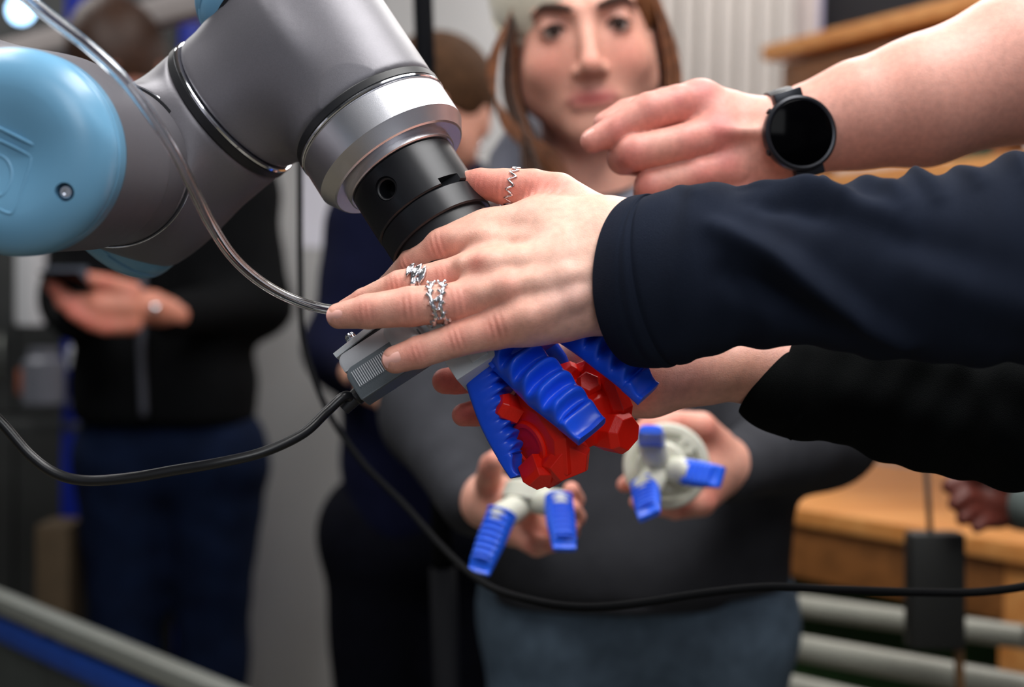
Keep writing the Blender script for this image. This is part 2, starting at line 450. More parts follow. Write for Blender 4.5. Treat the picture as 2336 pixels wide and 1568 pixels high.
# rings at the joints
b = MB(); b.lathe(Bs, BX, [(-0.0046, 0.045), (-0.0046, 0.0514), (-0.0038, 0.0520), (0.0010, 0.0520), (0.0014, 0.0514), (0.0014, 0.045)]); b.build('seal_ring', M_BLK, robot, auto=30)
b = MB(); b.lathe(Bs, BX, [(0.0015, 0.045), (0.0015, 0.0517), (0.0019, 0.0521), (0.0034, 0.0521), (0.0040, 0.0513), (0.0040, 0.045)]); b.build('trim_ring', M_CHR, robot, auto=30)
b = MB(); b.lathe(As, AXA, [(-0.0018, 0.045), (-0.0018, 0.0508), (0.0014, 0.0508), (0.0014, 0.045)]); b.build('seal_ring', M_BLK, robot, auto=30)
b = MB(); b.lathe(As, AXA, [(-0.0026, 0.045), (-0.0026, 0.0512), (-0.0022, 0.0515), (-0.0019, 0.0512), (-0.0019, 0.045)]); b.build('trim_ring', M_CHR, robot, auto=30)
k = SA
b = MB(); b.lathe(AP(0), AX, [(-20 * k, 0.042), (-20 * k, 0.0496), (-17 * k, 0.0502), (-1 * k, 0.0502), (1 * k, 0.0496), (1 * k, 0.042)]); b.build('seal_ring', M_BLK, robot, auto=30)
b = MB(); b.lathe(AP(0), AX, [(1 * k, 0.042), (1 * k, 0.0500), (3 * k, 0.0504), (7 * k, 0.0504), (9 * k, 0.0499), (9.4 * k, 0.045)]); b.build('trim_ring', M_CHR, robot, auto=30)
b = MB(); b.lathe(AP(0), AX, [(9 * k, 0.04), (9.6 * k, 0.0496), (12 * k, 0.0500), (14 * k, 0.0497), (86 * k, 0.0497), (88.5 * k, 0.0492),
    (116 * k, 0.0448), (118.5 * k, 0.0436), (118.8 * k, 0.0372), (118.8 * k, 0.0366), (131 * k, 0.0366), (133 * k, 0.0356), (133 * k, 0.02), (133 * k, 0)], 160)
flange = b.build('tool_flange', M_ALU, robot, auto=25)
# blue caps
def dish(x, r): return 0.0050 * (0.5 + 0.5 * math.cos(PI * min(max(x, 0) / (r - 0.020), 1)))
def cap(c, ax, r, l, screws, ref, emboss=None):
    b = MB(); pr = [(-0.004, r - 0.004), (-0.004, r - 0.0006), (-0.003, r)]
    pr += [(l * 0.30, r), (l * 0.33, r - 0.0006), (l * 0.36, r - 0.0002)]
    for q in np.linspace(0, 1, 12): pr.append((l * 0.36 + (l * 0.64) * math.sin(q * PI / 2), r - 0.0002 - 0.0205 * (1 - math.cos(q * PI / 2))))
    pr += [(l - dish(r - 0.021, r), r - 0.021)] + [(l - dish(x, r), x) for x in np.linspace(r - 0.023, 0.0, 14)]
    b.lathe(c, ax, pr, 128); o = b.build('joint_cap', M_CAP, robot, auto=50)
    b = MB(); b.lathe(c, ax, [(-0.0062, r - 0.003), (-0.0062, r - 0.0008), (-0.004, r - 0.0008), (-0.004, r - 0.003)]); b.build('cap_gasket', M_BLK, robot, auto=30)
    return o
capA = cap(Ac, AXA, 0.0530, 0.026, 0, CY)
cap(Be - BX * 0.005, -BX, 0.0522, 0.024, 0, CY)
cap(Ct - AX * 0.004 - VX * 0.004, -AX, 0.0528, 0.034, 0, CY)
# screw sunk in the near cap, raised mark on its face
def on_cap(px, py, lift=0.0):
    """the point of the cap's front plane seen at a pixel"""
    pl = Ac + AXA * (0.026 + lift); d0 = R @ np.array([(px - 1168) / FOC, (784 - py) / FOC, -1.0])
    t = ((pl - C0) @ AXA) / (d0 @ AXA); q = C0 + d0 * t
    for _ in range(3):
        ra0 = np.linalg.norm((q - Ac) - AXA * ((q - Ac) @ AXA)); dp = dish(ra0, 0.053) if ra0 < .033 else 0.019 * (1 - math.sqrt(max(1 - ((ra0 - .0338) / .019) ** 2, 0))) * .9 if ra0 > .0338 else 0
        t = ((pl - AXA * dp - C0) @ AXA) / (d0 @ AXA); q = C0 + d0 * t
    return q
def cut(o, cutters):
    for co in cutters:
        md = o.modifiers.new('b', 'BOOLEAN'); md.object = co; md.operation = 'DIFFERENCE'; md.solver = 'EXACT'
    dg = bpy.context.evaluated_depsgraph_get(); me = bpy.data.meshes.new_from_object(o.evaluated_get(dg))
    o.modifiers.clear(); o.data = me
    for co in cutters: bpy.data.objects.remove(co)
    me.set_sharp_from_angle(angle=math.radians(35))
sp = on_cap(146, 438)
def solid_cyl(c, ax, r, l, m):
    b = MB(); b.lathe(c, ax, [(-l / 2, 0), (-l / 2, r), (l / 2, r), (l / 2, 0)], 32); return b.build('screw', m, smooth=False)
cut(capA, [solid_cyl(sp, AXA, 0.0047, 0.011, M_CAP)])
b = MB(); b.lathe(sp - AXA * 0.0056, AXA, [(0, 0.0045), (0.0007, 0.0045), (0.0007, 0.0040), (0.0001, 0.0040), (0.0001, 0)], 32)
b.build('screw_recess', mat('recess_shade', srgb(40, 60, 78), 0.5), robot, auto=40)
b = MB(); b.lathe(sp - AXA * 0.0054, AXA, [(0, 0.0034), (0.0022, 0.0034), (0.0028, 0.0028), (0.0028, 0.0016), (0.0014, 0.0013), (0.0014, 0)], 24)
b.build('screw', M_CHR, robot, auto=30)
b = MB()
for path in ([(-120, 255), (-20, 285), (76, 331)], [(-120, 300), (-30, 310), (62, 352), (70, 370), (52, 430), (33, 476), (20, 487), (-20, 470), (-120, 430)],
             [(-40, 440), (0, 447), (20, 425), (27, 395), (16, 366), (-8, 352), (-40, 348)]):
    pts = spline([on_cap(x, y, -0.0001) for x, y in path], 40); b.tube(pts - AXA * 0.0004, 0.0010, 8)
b.build('raised_emblem', M_CAP, robot)

# ------------------------------------------------------------------ gripper
grip = thing('soft_gripper', 'black and grey gripper with four ribbed blue soft fingers under the two cupped hands', 'gripper', AP(900))
b = MB(); b.lathe(AP(0), AX, [(133.5 * k, 0), (133.5 * k, 0.0338), (136 * k, 0.0345), (244 * k, 0.0345), (247 * k, 0.0338), (249 * k, 0.0325), (249 * k, 0)], 128)
adp = b.build('adapter', M_BLKM, grip, auto=30)
hv, hr = -50, 126
hc = AP(188, -50) + NX * 0.0345 * math.sqrt(1 - (50 / 126) ** 2); hn = nrm(hc - AP(188))
bx = MB(); bx.box(AP(247, 82, 118), [VX, AX, NX], (0.0062, 0.0045, 0.010))
cut(adp, [solid_cyl(hc, hn, 0.0055, 0.028, M_BLKM), solid_cyl(hc, hn, 0.0075, 0.004, M_BLKM), bx.build('notch', M_BLKM, smooth=False)])
b = MB(); b.lathe(hc - hn * 0.0021, hn, [(0, 0.0056), (0.0006, 0.0060), (0.0008, 0.0066), (0.0, 0.0072)], 48); b.build('hole_rim', M_BLK, grip, auto=40)
b = MB(); b.lathe(AP(0), AX, [(249.5 * k, 0), (249.5 * k, 0.0335), (252 * k, 0.0340), (300 * k, 0.0340), (303 * k, 0.033), (303 * k, 0)], 128)
b.build('lock_ring', M_BLKM, grip, auto=30)
b = MB(); b.lathe(AP(0), AX, [(303 * k, 0), (303 * k, 0.031), (470 * k, 0.031), (545 * k, 0.030), (545 * k, 0)], 96); b.build('body', M_BLK, grip, auto=30)
b = MB(); b.box(P(1112, 476, 0.868), [nrm(VX + AX * .2), nrm(AX - VX * .2), NX], (0.008, 0.0022, 0.006), 0.0008); b.build('release_lever', M_HUB, grip, auto=30)
# hub block with a stepped lower lip
b = MB()
b.box(AP(575, -82, 20), [VX, AX, NX], (66 * S(.84), 42 * k, 0.022), 0.0010)
b.box(AP(571, 70, 20), [VX, AX, NX], (88 * S(.84), 38 * k, 0.022), 0.0010)
b.box(AP(520, 0, 20), [VX, AX, NX], (140 * S(.84), 40 * k, 0.020), 0.0010)
b.build('hub', M_HUB, grip, auto=30)
b = MB(); b.box(AP(590, -78, 108), [VX, AX, NX], (20 * S(.84), 16 * k, 0.0015), 0.0006); b.build('hub_recess', M_HUB, grip, auto=30)

def soft_finger(base, tip, g, w0, w1, w2, h0, h1, ribs, bend=0.0, amp=0.55):
    d = nrm(tip - base); L = np.linalg.norm(tip - base); g = nrm(g - d * (g @ d)); wv = np.cross(d, g)
    n = 150; seg = 44; V = []
    for i in range(n):
        t = i / (n - 1); c = base + d * L * t + g * (bend * L * 4 * t * (1 - t))
        w = (w0 * (1 - 2 * t) + w1 * 2 * t) if t < 0.5 else (w1 * (2 - 2 * t) + w2 * (2 * t - 1))
        h = h0 + (h1 - h0) * t
        rt = min(t / 0.80, 1.0); ph = rt * ribs
        groove = 0.0
        saw = 1.0
        if t > 0.80:
            q = (t - 0.80) / 0.20; saw = 1 - 0.55 * math.sin(min(q * 1.35, 1) * PI / 2) ** 1.2 + 0.18 * max(q - 0.8, 0) / 0.2
        wm = w * (1 - 0.05 * groove)
        for j in range(seg):
            a = 2 * PI * j / seg; ca, sa = math.cos(a), math.sin(a)
            x = math.copysign(abs(ca) ** 0.45, ca); y = math.copysign(abs(sa) ** (0.8 if t < 0.8 else 0.5), sa)
            if sa > 0:
                flat = 1.0 if t < 0.8 else 0.55 + 0.45 * (abs(x) ** 2)      # scooped pad
                if t < 0.86:
                    fr_ = (ribs * (t / 0.80 + 0.055 * (1 - x * x))) % 1.0
                    gv = (0.5 + 0.5 * math.cos(PI * fr_ / 0.62)) if fr_ < 0.62 else (0.5 - 0.5 * math.cos(PI * (fr_ - 0.62) / 0.38))
                    gv *= min(1.0, t / 0.06) * (1 if t < .8 else (0.86 - t) / .06); flat *= 1 - amp * gv * (1 - 0.25 * abs(x) ** 4)
                V.append(c + wv * x * wm / 2 + g * y * h * saw * flat)
            else: V.append(c + wv * x * w / 2 + g * y * h * 0.28)
    V = np.array(V); idx = np.arange(n * seg).reshape(n, seg)
    Fq = np.stack([idx[:-1], np.roll(idx[:-1], -1, 1), np.roll(idx[1:], -1, 1), idx[1:]], -1).reshape(-1, 4).tolist()
    Fq += [list(range(seg))[::-1], list(range((n - 1) * seg, n * seg))]
    b = MB(); b.add(V, Fq); return b
soft_finger(P(1150, 800, 0.826), P(1350, 988, 0.798), NX + VX * 0.35, 0.026, 0.0300, 0.0215, 0.018, 0.011, 5, 0.03).build('soft_finger', M_BLUE, grip, auto=60)
soft_finger(P(1290, 745, 0.832), P(1478, 902, 0.818), NX * 0.75 + VX * 0.65, 0.026, 0.0270, 0.0205, 0.017, 0.010, 5, 0.05).build('soft_finger', M_BLUE, grip, auto=60)
soft_finger(P(1093, 850, 0.838), P(1180, 1088, 0.826), VX * 0.9 + NX * 0.35, 0.026, 0.022, 0.013, 0.022, 0.008, 8, -0.05, 0.32).build('soft_finger', M_BLUE, grip, auto=60)
soft_finger(P(1205, 770, 0.868), P(1290, 905, 0.866), -NX + VX * 0.1, 0.026, 0.0280, 0.020, 0.014, 0.009, 5, 0.0).build('soft_finger', M_BLUE, grip, auto=60)
b = MB(); b.box(AP(622, 30, 15), [VX, AX, NX], (0.026, 0.0025, 0.017), 0.001); b.build('finger_mount', M_BLUE, grip, auto=30)

# ------------------------------------------------------------------ red printed part held by the fingers
def chunk(b, poly, d0, d1, shrink=0.80, jitter=0.0006):
    cx = np.mean([p[0] for p in poly]); cy = np.mean([p[1] for p in poly]); pts = []
    for k_, (dd, sh) in enumerate(((d0, shrink), (d0 + (d1 - d0) * 0.3, 1.0), (d1, 0.92))):
        for x, y in poly:
            q = P(cx + (x - cx) * sh, cy + (y - cy) * sh, dd) + np.random.uniform(-1, 1, 3) * jitter
            pts.append(q)
    bm = bmesh.new(); vs = [bm.verts.new(Vector(q)) for q in pts]
    r = bmesh.ops.convex_hull(bm, input=vs)
    bmesh.ops.delete(bm, geom=[v for v in bm.verts if not v.link_faces], context='VERTS')
    bmesh.ops.dissolve_limit(bm, angle_limit=math.radians(9), verts=bm.verts, edges=bm.edges)
    bmesh.ops.bevel(bm, geom=bm.edges[:], offset=0.0006, segments=1, affect='EDGES')
    bm.verts.index_update(); b.add(np.array([v.co[:] for v in bm.verts]), [[v.index for v in f.verts] for f in bm.faces]); bm.free()
def hexa(cx, cy, r, a0=0, n=6, sq=1.0): return [(cx + r * math.cos(a0 + i * 2 * PI / n), cy + r * sq * math.sin(a0 + i * 2 * PI / n)) for i in range(n)]
red = thing('printed_part', 'red faceted printed part gripped between the blue soft fingers', 'printed part', P(1290, 1060, 0.84))
ra_ = nrm(-VX * 0.80 + NX * 0.60); re1 = nrm(AX - ra_ * (AX @ ra_)); re2 = np.cross(ra_, re1)
def rpt(c, x, y, z): return c + re1 * x + re2 * y + ra_ * z
def hull(b, pts, dis=7, bev=0.00035):
    bm = bmesh.new(); vs = [bm.verts.new(Vector(q)) for q in pts]
    bmesh.ops.convex_hull(bm, input=vs)
    bmesh.ops.delete(bm, geom=[v for v in bm.verts if not v.link_faces], context='VERTS')
    bmesh.ops.dissolve_limit(bm, angle_limit=math.radians(dis), verts=bm.verts, edges=bm.edges)
    if bev: bmesh.ops.bevel(bm, geom=bm.edges[:], offset=bev, segments=1, affect='EDGES')
    bm.verts.index_update(); b.add(np.array([v.co[:] for v in bm.verts]), [[v.index for v in f.verts] for f in bm.faces]); bm.free()
def disc(b, c, r, l, n=8, a0=0.3, jit=0.06, ch=0.78, sq=1.0):
    rs = np.random.RandomState(int(r * 1e5) % 97); pts = []
    for i in range(n):
        a = a0 + 2 * PI * i / n; rr = r * (1 + rs.uniform(-jit, jit)); x, y = rr * math.cos(a), rr * math.sin(a) * sq
        for z, k_ in ((-l / 2, ch), (-l * .26, 1), (l * .26, 1), (l / 2, ch)): pts.append(rpt(c, x * k_, y * k_, z))
    hull(b, pts)
b = MB(); cn_ = P(1228, 1002, 0.832); cf_ = P(1362, 915, 0.862)
disc(b, cn_, 0.0298, 0.0150, 8, 0.35, .05, .80)
disc(b, (cn_ + cf_) / 2, 0.0205, 0.050, 9, 0.1, .08, .92)
disc(b, cf_, 0.0272, 0.0150, 8, 0.1, .05, .80)
def lobe(b, c, ax, r, l, n=6, a0=0.0):
    a = nrm(ax); u = nrm(np.cross(a, (0.2, 0.1, 1))); v = np.cross(a, u); pts = []
    rs = np.random.RandomState(int(l * 1e5 + n + a0 * 10) % 91)
    for i in range(n):
        t = a0 + 2 * PI * i / n + rs.uniform(-.2, .2)
        for z, k_ in ((-l / 2, 1.0), (l * .25, 1.0), (l / 2, .76)): pts.append(c + u * r * k_ * math.cos(t) + v * r * k_ * math.sin(t) + a * z)
    hull(b, pts)
lobe(b, P(1288, 1042, 0.822), AX * .7 + NX * .8, 0.0150, 0.020, 5, .3)
lobe(b, P(1406, 984, 0.846), AX * .6 + NX * .5 + VX * .5, 0.0135, 0.019, 7, .1)
lobe(b, P(1228, 1078, 0.824), AX + NX * .4 - VX * .2, 0.0105, 0.014, 5, .6)
lobe(b, P(1158, 930, 0.826), -AX * .6 - VX * .5 + NX * .6, 0.0085, 0.014, 6, .2)
lobe(b, P(1292, 862, 0.858), -AX * .7 + NX * .5, 0.0100, 0.014, 6, .5)
lobe(b, P(1342, 880, 0.842), NX + VX * .2, 0.0078, 0.016, 6, .9)
lobe(b, P(1262, 965, 0.822), NX * .9 - VX * .1, 0.0110, 0.016, 6, .4)
b.build('faceted_body', M_RED, red, smooth=False)
b = MB(); b.lathe(cn_ + ra_ * 0.0072 + re1 * .001, ra_, [(-0.004, 0.0), (-0.004, 0.0150), (0.0012, 0.0148), (0.0022, 0.0138), (0.0022, 0.0112), (0.0010, 0.0104), (0.0010, 0)], 40)
b.build('round_boss', M_RED, red, auto=30)

# ------------------------------------------------------------------ sensor box on the gripper
sen = thing('sensor_camera', 'small silver camera box with ribbed side clamped to the gripper, cable at its end', 'camera', AP(530, -250, 40))
def rp(lo, hi, r, n=6):
    """rounded outline in (v,u)"""
    out = []
    for cx, cy, a in ((hi[0] - r[0], hi[1] - r[0], 0), (lo[0] + r[1], hi[1] - r[1], 90), (lo[0] + r[2], lo[1] + r[2], 180), (hi[0] - r[3], lo[1] + r[3], 270)):
        rr = r[(0, 90, 180, 270).index(a)]
        for i in range(n + 1): t = math.radians(a + 90 * i / n); out.append((cx + rr * math.cos(t), cy + rr * math.sin(t)))
    return out
def slab(poly, w0, w1, m, name, parent, sh=0.93):
    cx, cy = np.mean(poly, 0); b = MB()
    rings = [(w0, 1.0), (w1 - 6, 1.0), (w1 - 2, (1 + sh) / 2 + 0.015), (w1, sh)]
    V = np.vstack([[AP(cy + (y - cy) * s_, cx + (x - cx) * s_, w_) for x, y in poly] for w_, s_ in rings]); n = len(poly)
    Fq = [list(range(n))[::-1], list(range(3 * n, 4 * n))]
    for q in range(3): Fq += [[q * n + i, q * n + (i + 1) % n, (q + 1) * n + (i + 1) % n, (q + 1) * n + i] for i in range(n)]
    b.add(V, Fq); return b.build(name, m, parent, auto=35)
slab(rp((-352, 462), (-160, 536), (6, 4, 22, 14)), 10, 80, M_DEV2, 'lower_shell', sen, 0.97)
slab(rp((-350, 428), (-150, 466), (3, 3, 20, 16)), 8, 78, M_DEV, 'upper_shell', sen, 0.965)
b = MB(); b.lathe(AP(436, -196, 35), AX, [(-18 * k, 0), (-18 * k, 0.006), (-14 * k, 0.0105), (-4 * k, 0.0135), (6 * k, 0.0145), (70 * k, 0.0145), (70 * k, 0)], 48); b.build('lens_barrel', M_DEV, sen, auto=30)
rib = None
for i in range(17):
    v = -337 + i * 5.2
    if rib is None:
        b = MB(); b.box(AP(492, v, 81), [VX, AX, NX], (0.00030, 0.0052, 0.0007), 0.0001); rib = b.build('grip_rib', M_DEV, sen, auto=30); v0 = v
    else:
        o = rib.copy(); COL.objects.link(o); o.location = Vector(AP(492, v, 81) - AP(492, v0, 81))
b = MB(); b.box(AP(416, -286, 44), [nrm(VX - AX * 0.10), nrm(AX + VX * 0.10), NX], (0.0165, 0.0017, 0.0085), 0.0003); b.build('clamp_plate', M_HUB, sen, auto=30)
b = MB(); b.box(AP(428, -250, 40), [VX, AX, NX], (0.020, 0.0022, 0.0075), 0.0004); b.build('clamp_pad', M_BLK, sen, auto=30)
b = MB()
sc0 = AP(408, -300, 42)
b.lathe(sc0, -AX, [(0, 0.0), (0, 0.0034), (0.0012, 0.0034), (0.0015, 0.0030), (0.0019, 0.0034), (0.0034, 0.0034), (0.0037, 0.0030), (0.0041, 0.0032), (0.0052, 0.0028), (0.0052, 0)], 24)
b.build('thumb_screw', M_CHR, sen, auto=30)
b = MB(); b.lathe(AP(508, -350, 30), -VX + AX * 0.22, [(0, 0), (0, 0.0052), (0.004, 0.0052), (0.005, 0.0042), (0.014, 0.0036), (0.014, 0)], 24); b.build('strain_relief', M_BLK, sen, auto=30)

# ------------------------------------------------------------------ cables and the clear hose
def cable(name, label, pts, r, m, cat='cable', n=160, seg=14):
    p = spline([P(*q) for q in pts], n); b = MB(); b.tube(p, r, seg); o = b.build(name, m, loc=p[0]); return tag(o, label, cat)
ce = AP(512, -372, 30)
pc = [P(-1100, 500, 0.95), P(-700, 470, .86), P(-350, 590, .82), P(-150, 800, 0.80), P(-60, 900, 0.80), P(10, 972, 0.80), P(70, 1040, 0.80), P(130, 1082, 0.80), P(200, 1097, 0.80), P(300, 1090, 0.80), P(400, 1073, 0.80), P(500, 1056, 0.80),
      P(600, 1032, 0.805), P(690, 990, 0.815), P(745, 940, 0.825), P(785, 905, 0.83), ce]
b = MB(); b.tube(spline(pc, 200), 0.0030, 14); tag(b.build('signal_cable', M_CABLE, loc=pc[6]), 'thin black cable sagging from the silver camera box to the left edge', 'cable')
cable('background_cable', 'dark cable hanging behind the flange and looping across the grey hoodie to the right edge',
      [(683, 250, 1.33), (684, 400, 1.33), (685, 600, 1.33), (690, 760, 1.32), (715, 860, 1.31), (760, 960, 1.30), (830, 1060, 1.29), (920, 1150, 1.27), (1020, 1260, 1.2), (1110, 1335, 1.10), (1220, 1372, 1.02), (1330, 1386, 0.99), (1450, 1378, 0.98), (1600, 1355, 0.98), (1750, 1340, 0.98),
       (1900, 1345, 0.98), (2100, 1352, 0.98), (2250, 1350, 0.98), (2400, 1325, 0.98), (2560, 1270, 0.98)], 0.0029, mat('matt_black_cable', srgb(14, 15, 17), .8, spec=.12))
hose = [(-60, -110, 0.66), (30, -30, 0.665), (110, 35, 0.672), (200, 105, 0.682), (280, 180, 0.695), (345, 265, 0.715), (400, 350, 0.735), (440, 430, 0.755), (480, 510, 0.775), (530, 585, 0.795), (590, 640, 0.815), (660, 680, 0.828), (740, 705, 0.838), (830, 712, 0.845), (930, 705, 0.852)]
hp = spline([P(*q) for q in hose], 220)
V1, F1 = tube_geo(hp, 0.0031, 28, caps=False); V2, F2 = tube_geo(hp, 0.0019, 28, caps=False)
n1 = len(V1); Fh = F1 + [[i + n1 for i in f[::-1]] for f in F2]
for e in (0, len(hp) - 1):
    for j in range(28):
        q = [e * 28 + j, e * 28 + (j + 1) % 28, n1 + e * 28 + (j + 1) % 28, n1 + e * 28 + j]; Fh.append(q if e else q[::-1])
M_HOSE = mat('clear_hose', (0.93, 0.95, 0.98, 1), 0.03, trans=1.0, ior=1.42)
b = MB(); b.add(np.vstack([V1, V2]), Fh); o = b.build('air_hose', M_HOSE, loc=hp[60]); tag(o, 'clear plastic air hose curving down over the robot joint to the fingertips', 'hose')

# ------------------------------------------------------------------ hands in front
SK_L = np.array(srgb(226, 176, 156)[:3]); SK_R = np.array(srgb(206, 96, 84)[:3]); SK_P = np.array(srgb(236, 188, 170)[:3])
M_SKIN = mat('skin', srgb(220, 170, 150), 0.45, sss=0.22, attr=True, var=0.09, vscale=220, bump=0.28, bscale=1300)
M_NAIL = mat('fingernail', srgb(238, 176, 164), 0.34, coat=0.1, sss=0.15)
M_NAVY = mat('navy_jersey', srgb(25, 31, 45), 0.9, var=0.12, vscale=30, bump=0.5, bscale=2200, spec=0.12)
M_NAVYS = mat('navy_stitch', srgb(20, 25, 36), 0.95)
M_NAVYSH = mat('shaded_navy_jersey', srgb(10, 12, 13), 0.92, var=0.1, vscale=30, bump=0.5, bscale=1800, spec=0.08)  # same navy top, darker copy: lower sleeve's shade put into the colour

def px_chain(c): return chain([P(x, y, d) for x, y, d, r in c], [r * S(d) for x, y, d, r in c])
def bbox_of(chs, pad):
    lo = np.min([p_bounds(p)[0] for c in chs for p in c], 0); hi = np.max([p_bounds(p)[1] for p in sum(chs, [])], 0)
    return lo - pad, hi + pad
def make_hand(palm, fingers, tend=(), vox=0.0008, k_palm=0.012, k_f=0.009, dorsal=CZ, crease=0.0013, base=None, smooth=1, spots=(), tendamp=0.009):
    palm_c = [px_chain(c) for c in palm]; f_c = [px_chain(c) for c in fingers]
    lo, hi = bbox_of(palm_c + f_c, 0.006); F = Field(lo, hi, vox)
    for c in palm_c:
        for p in c: f_add(F, p, k_palm)
    for c in tend:
        for p in px_chain(c): f_add(F, p, tendamp)
    base_v = F.v.copy()
    for c in f_c: f_branch(F, base_v, c, k_f)
    sp = list(spots); bs = SK_L if base is None else base
    for c, f in zip(fingers, f_c):
        for i in range(1, len(f)):
            a = f[i - 1]; b_ = f[i]; d = nrm(b_[2] - a[1]); n = nrm(dorsal - d * (dorsal @ d)); r = b_[3]
            if i < len(f) or True:
                big = 1.0 if i == len(f) - 2 or len(f) <= 3 else 0.7
                for off, am in ((-0.32, 0.6), (0.0, 1.0), (0.30, 0.7)):
                    if crease: f_crease(F, b_[1] + d * off * r + n * r * 0.9, d, n, crease * am * big, 0.0009, r * 0.95)
                sp.append((b_[1] + n * r * 0.9, r * 1.05, SK_R, 0.50))
        sp.append((f[-1][2], f[-1][4] * 1.4, SK_R, 0.45)); sp.append((f[0][1] + nrm(dorsal) * f[0][3] * 0.8, f[0][3] * 0.8, SK_R, 0.30))
    V, Q = nets(F, smooth); t = tint_at(V, bs, sp)
    return V, Q, t, f_c
def nails(chs, parent, which, dors, m=M_NAIL, sz=1.0):
    for i in which:
        f = chs[i][-1]; d = nrm(f[2] - f[1]); dv = dors[i] if isinstance(dors, dict) else dors
        n = nrm(dv - d * (dv @ d)); r = f[4] * 0.35 + f[3] * 0.65; r2 = f[4] * sz
        b = MB(); plate(b, f[2] + d * r2 * 0.10 + n * (f[4] * 1.02), nrm(d - n * 0.22), n, r2 * 1.25, r2 * 1.40, r2 * 0.36)
        b.build('fingernail', m, parent)

# ringed hand and its partner belong to one person
pB = thing('person', 'person in a dark navy long-sleeved top cupping the gripper with both bare hands', 'person', (0.66, 0.78, 0.0))
hand_palm = [
    [(1560, 610, .815, 100), (1400, 605, .815, 98), (1290, 590, .812, 90)],
    [(1560, 560, .820, 92), (1380, 545, .822, 88), (1240, 530, .828, 76), (1120, 540, .832, 55), (1060, 555, .832, 46)],
    [(1560, 640, .815, 92), (1380, 650, .812, 92), (1250, 650, .806, 82), (1150, 640, .806, 60), (1110, 640, .806, 48)],
    [(1380, 680, .812, 76), (1270, 705, .803, 66), (1200, 728, .797, 54)],
]
hand_f = [
    [(1090, 552, .830, 48), (1010, 562, .832, 44), (945, 602, .842, 37), (890, 655, .862, 30), (850, 705, .88, 27)],
    [(1120, 608, .812, 46), (1010, 632, .812, 38), (912, 652, .814, 35), (830, 686, .822, 28), (790, 706, .826, 24)],
    [(1150, 668, .800, 48), (1040, 690, .794, 45), (935, 700, .792, 46), (840, 711, .793, 40), (774, 721, .796, 30)],
    [(1215, 728, .794, 54), (1130, 752, .792, 46), (1040, 776, .791, 39), (955, 804, .791, 37), (902, 821, .792, 32)],
    [(1370, 510, .838, 58), (1270, 450, .845, 56), (1215, 432, .848, 46), (1150, 426, .850, 41), (1095, 418, .852, 34), (1075, 416, .853, 28)],
]
tend = [[(1060, 604, .800, 16), (1110, 600, .7955, 18), (1180, 594, .796, 12), (1260, 588, .7965, 9), (1380, 590, .797, 7)], [(1100, 668, .788, 16), (1155, 657, .7865, 19), (1220, 645, .7865, 12), (1290, 632, .787, 8), (1390, 615, .788, 7)],
        [(1160, 738, .783, 16), (1205, 722, .7815, 17), (1250, 704, .783, 11), (1310, 682, .785, 8), (1390, 650, .788, 7)], [(1040, 548, .820, 12), (1100, 542, .815, 12), (1200, 548, .810, 8), (1370, 560, .804, 7)]]
hV, hQ, hT, hC = make_hand(hand_palm, hand_f, tend, vox=0.00066, spots=[
    (P(1085, 600, .79), 0.007, SK_R, 0.5), (P(1160, 650, .785), 0.007, SK_R, 0.5), (P(1300, 690, .79), 0.018, np.array(srgb(196, 150, 152)[:3]), 0.4),
    (P(1330, 500, .79), 0.03, np.array(srgb(240, 200, 180)[:3]), 0.5), (P(1100, 440, .84), 0.012, SK_R, 0.35)])
# partner hand behind the gripper, palm towards the camera
low_palm = [[(1900, 860, .905, 95), (1730, 838, .900, 78), (1600, 840, .896, 72), (1480, 850, .894, 80), (1340, 855, .892, 78)],
            [(1600, 800, .900, 60), (1450, 790, .905, 68), (1320, 800, .905, 62)], [(1600, 850, .895, 55), (1480, 890, .893, 48), (1400, 900, .893, 44)]]
low_f = [[(1320, 830, .892, 46), (1200, 850, .888, 38), (1100, 862, .885, 34), (1040, 868, .882, 32), (1015, 870, .880, 30)],
         [(1340, 880, .892, 44), (1220, 915, .888, 37), (1130, 935, .885, 33), (1085, 943, .882, 30), (1057, 947, .880, 27)],
         [(1360, 900, .892, 42), (1290, 930, .888, 36), (1230, 950, .895, 32), (1190, 955, .905, 28)],
         [(1420, 900, .892, 40), (1370, 930, .888, 33), (1330, 950, .890, 28), (1300, 960, .895, 24)],
         [(1460, 780, .885, 50), (1400, 740, .878, 42), (1330, 720, .875, 36), (1280, 715, .875, 30)]]
lV, lQ, lT, lC = make_hand(low_palm, low_f, vox=0.0013, crease=0.0003, base=np.array(srgb(226, 168, 152)[:3]),
    spots=[(P(1015, 870, .865), 0.017, np.array(srgb(226, 88, 74)[:3]), 0.85), (P(1070, 945, .865), 0.017, np.array(srgb(226, 88, 74)[:3]), 0.85), (P(1540, 870, .88), 0.012, np.array(srgb(150, 105, 120)[:3]), 0.35), (P(1700, 860, .88), 0.02, np.array(srgb(190, 140, 110)[:3]), 0.4)])

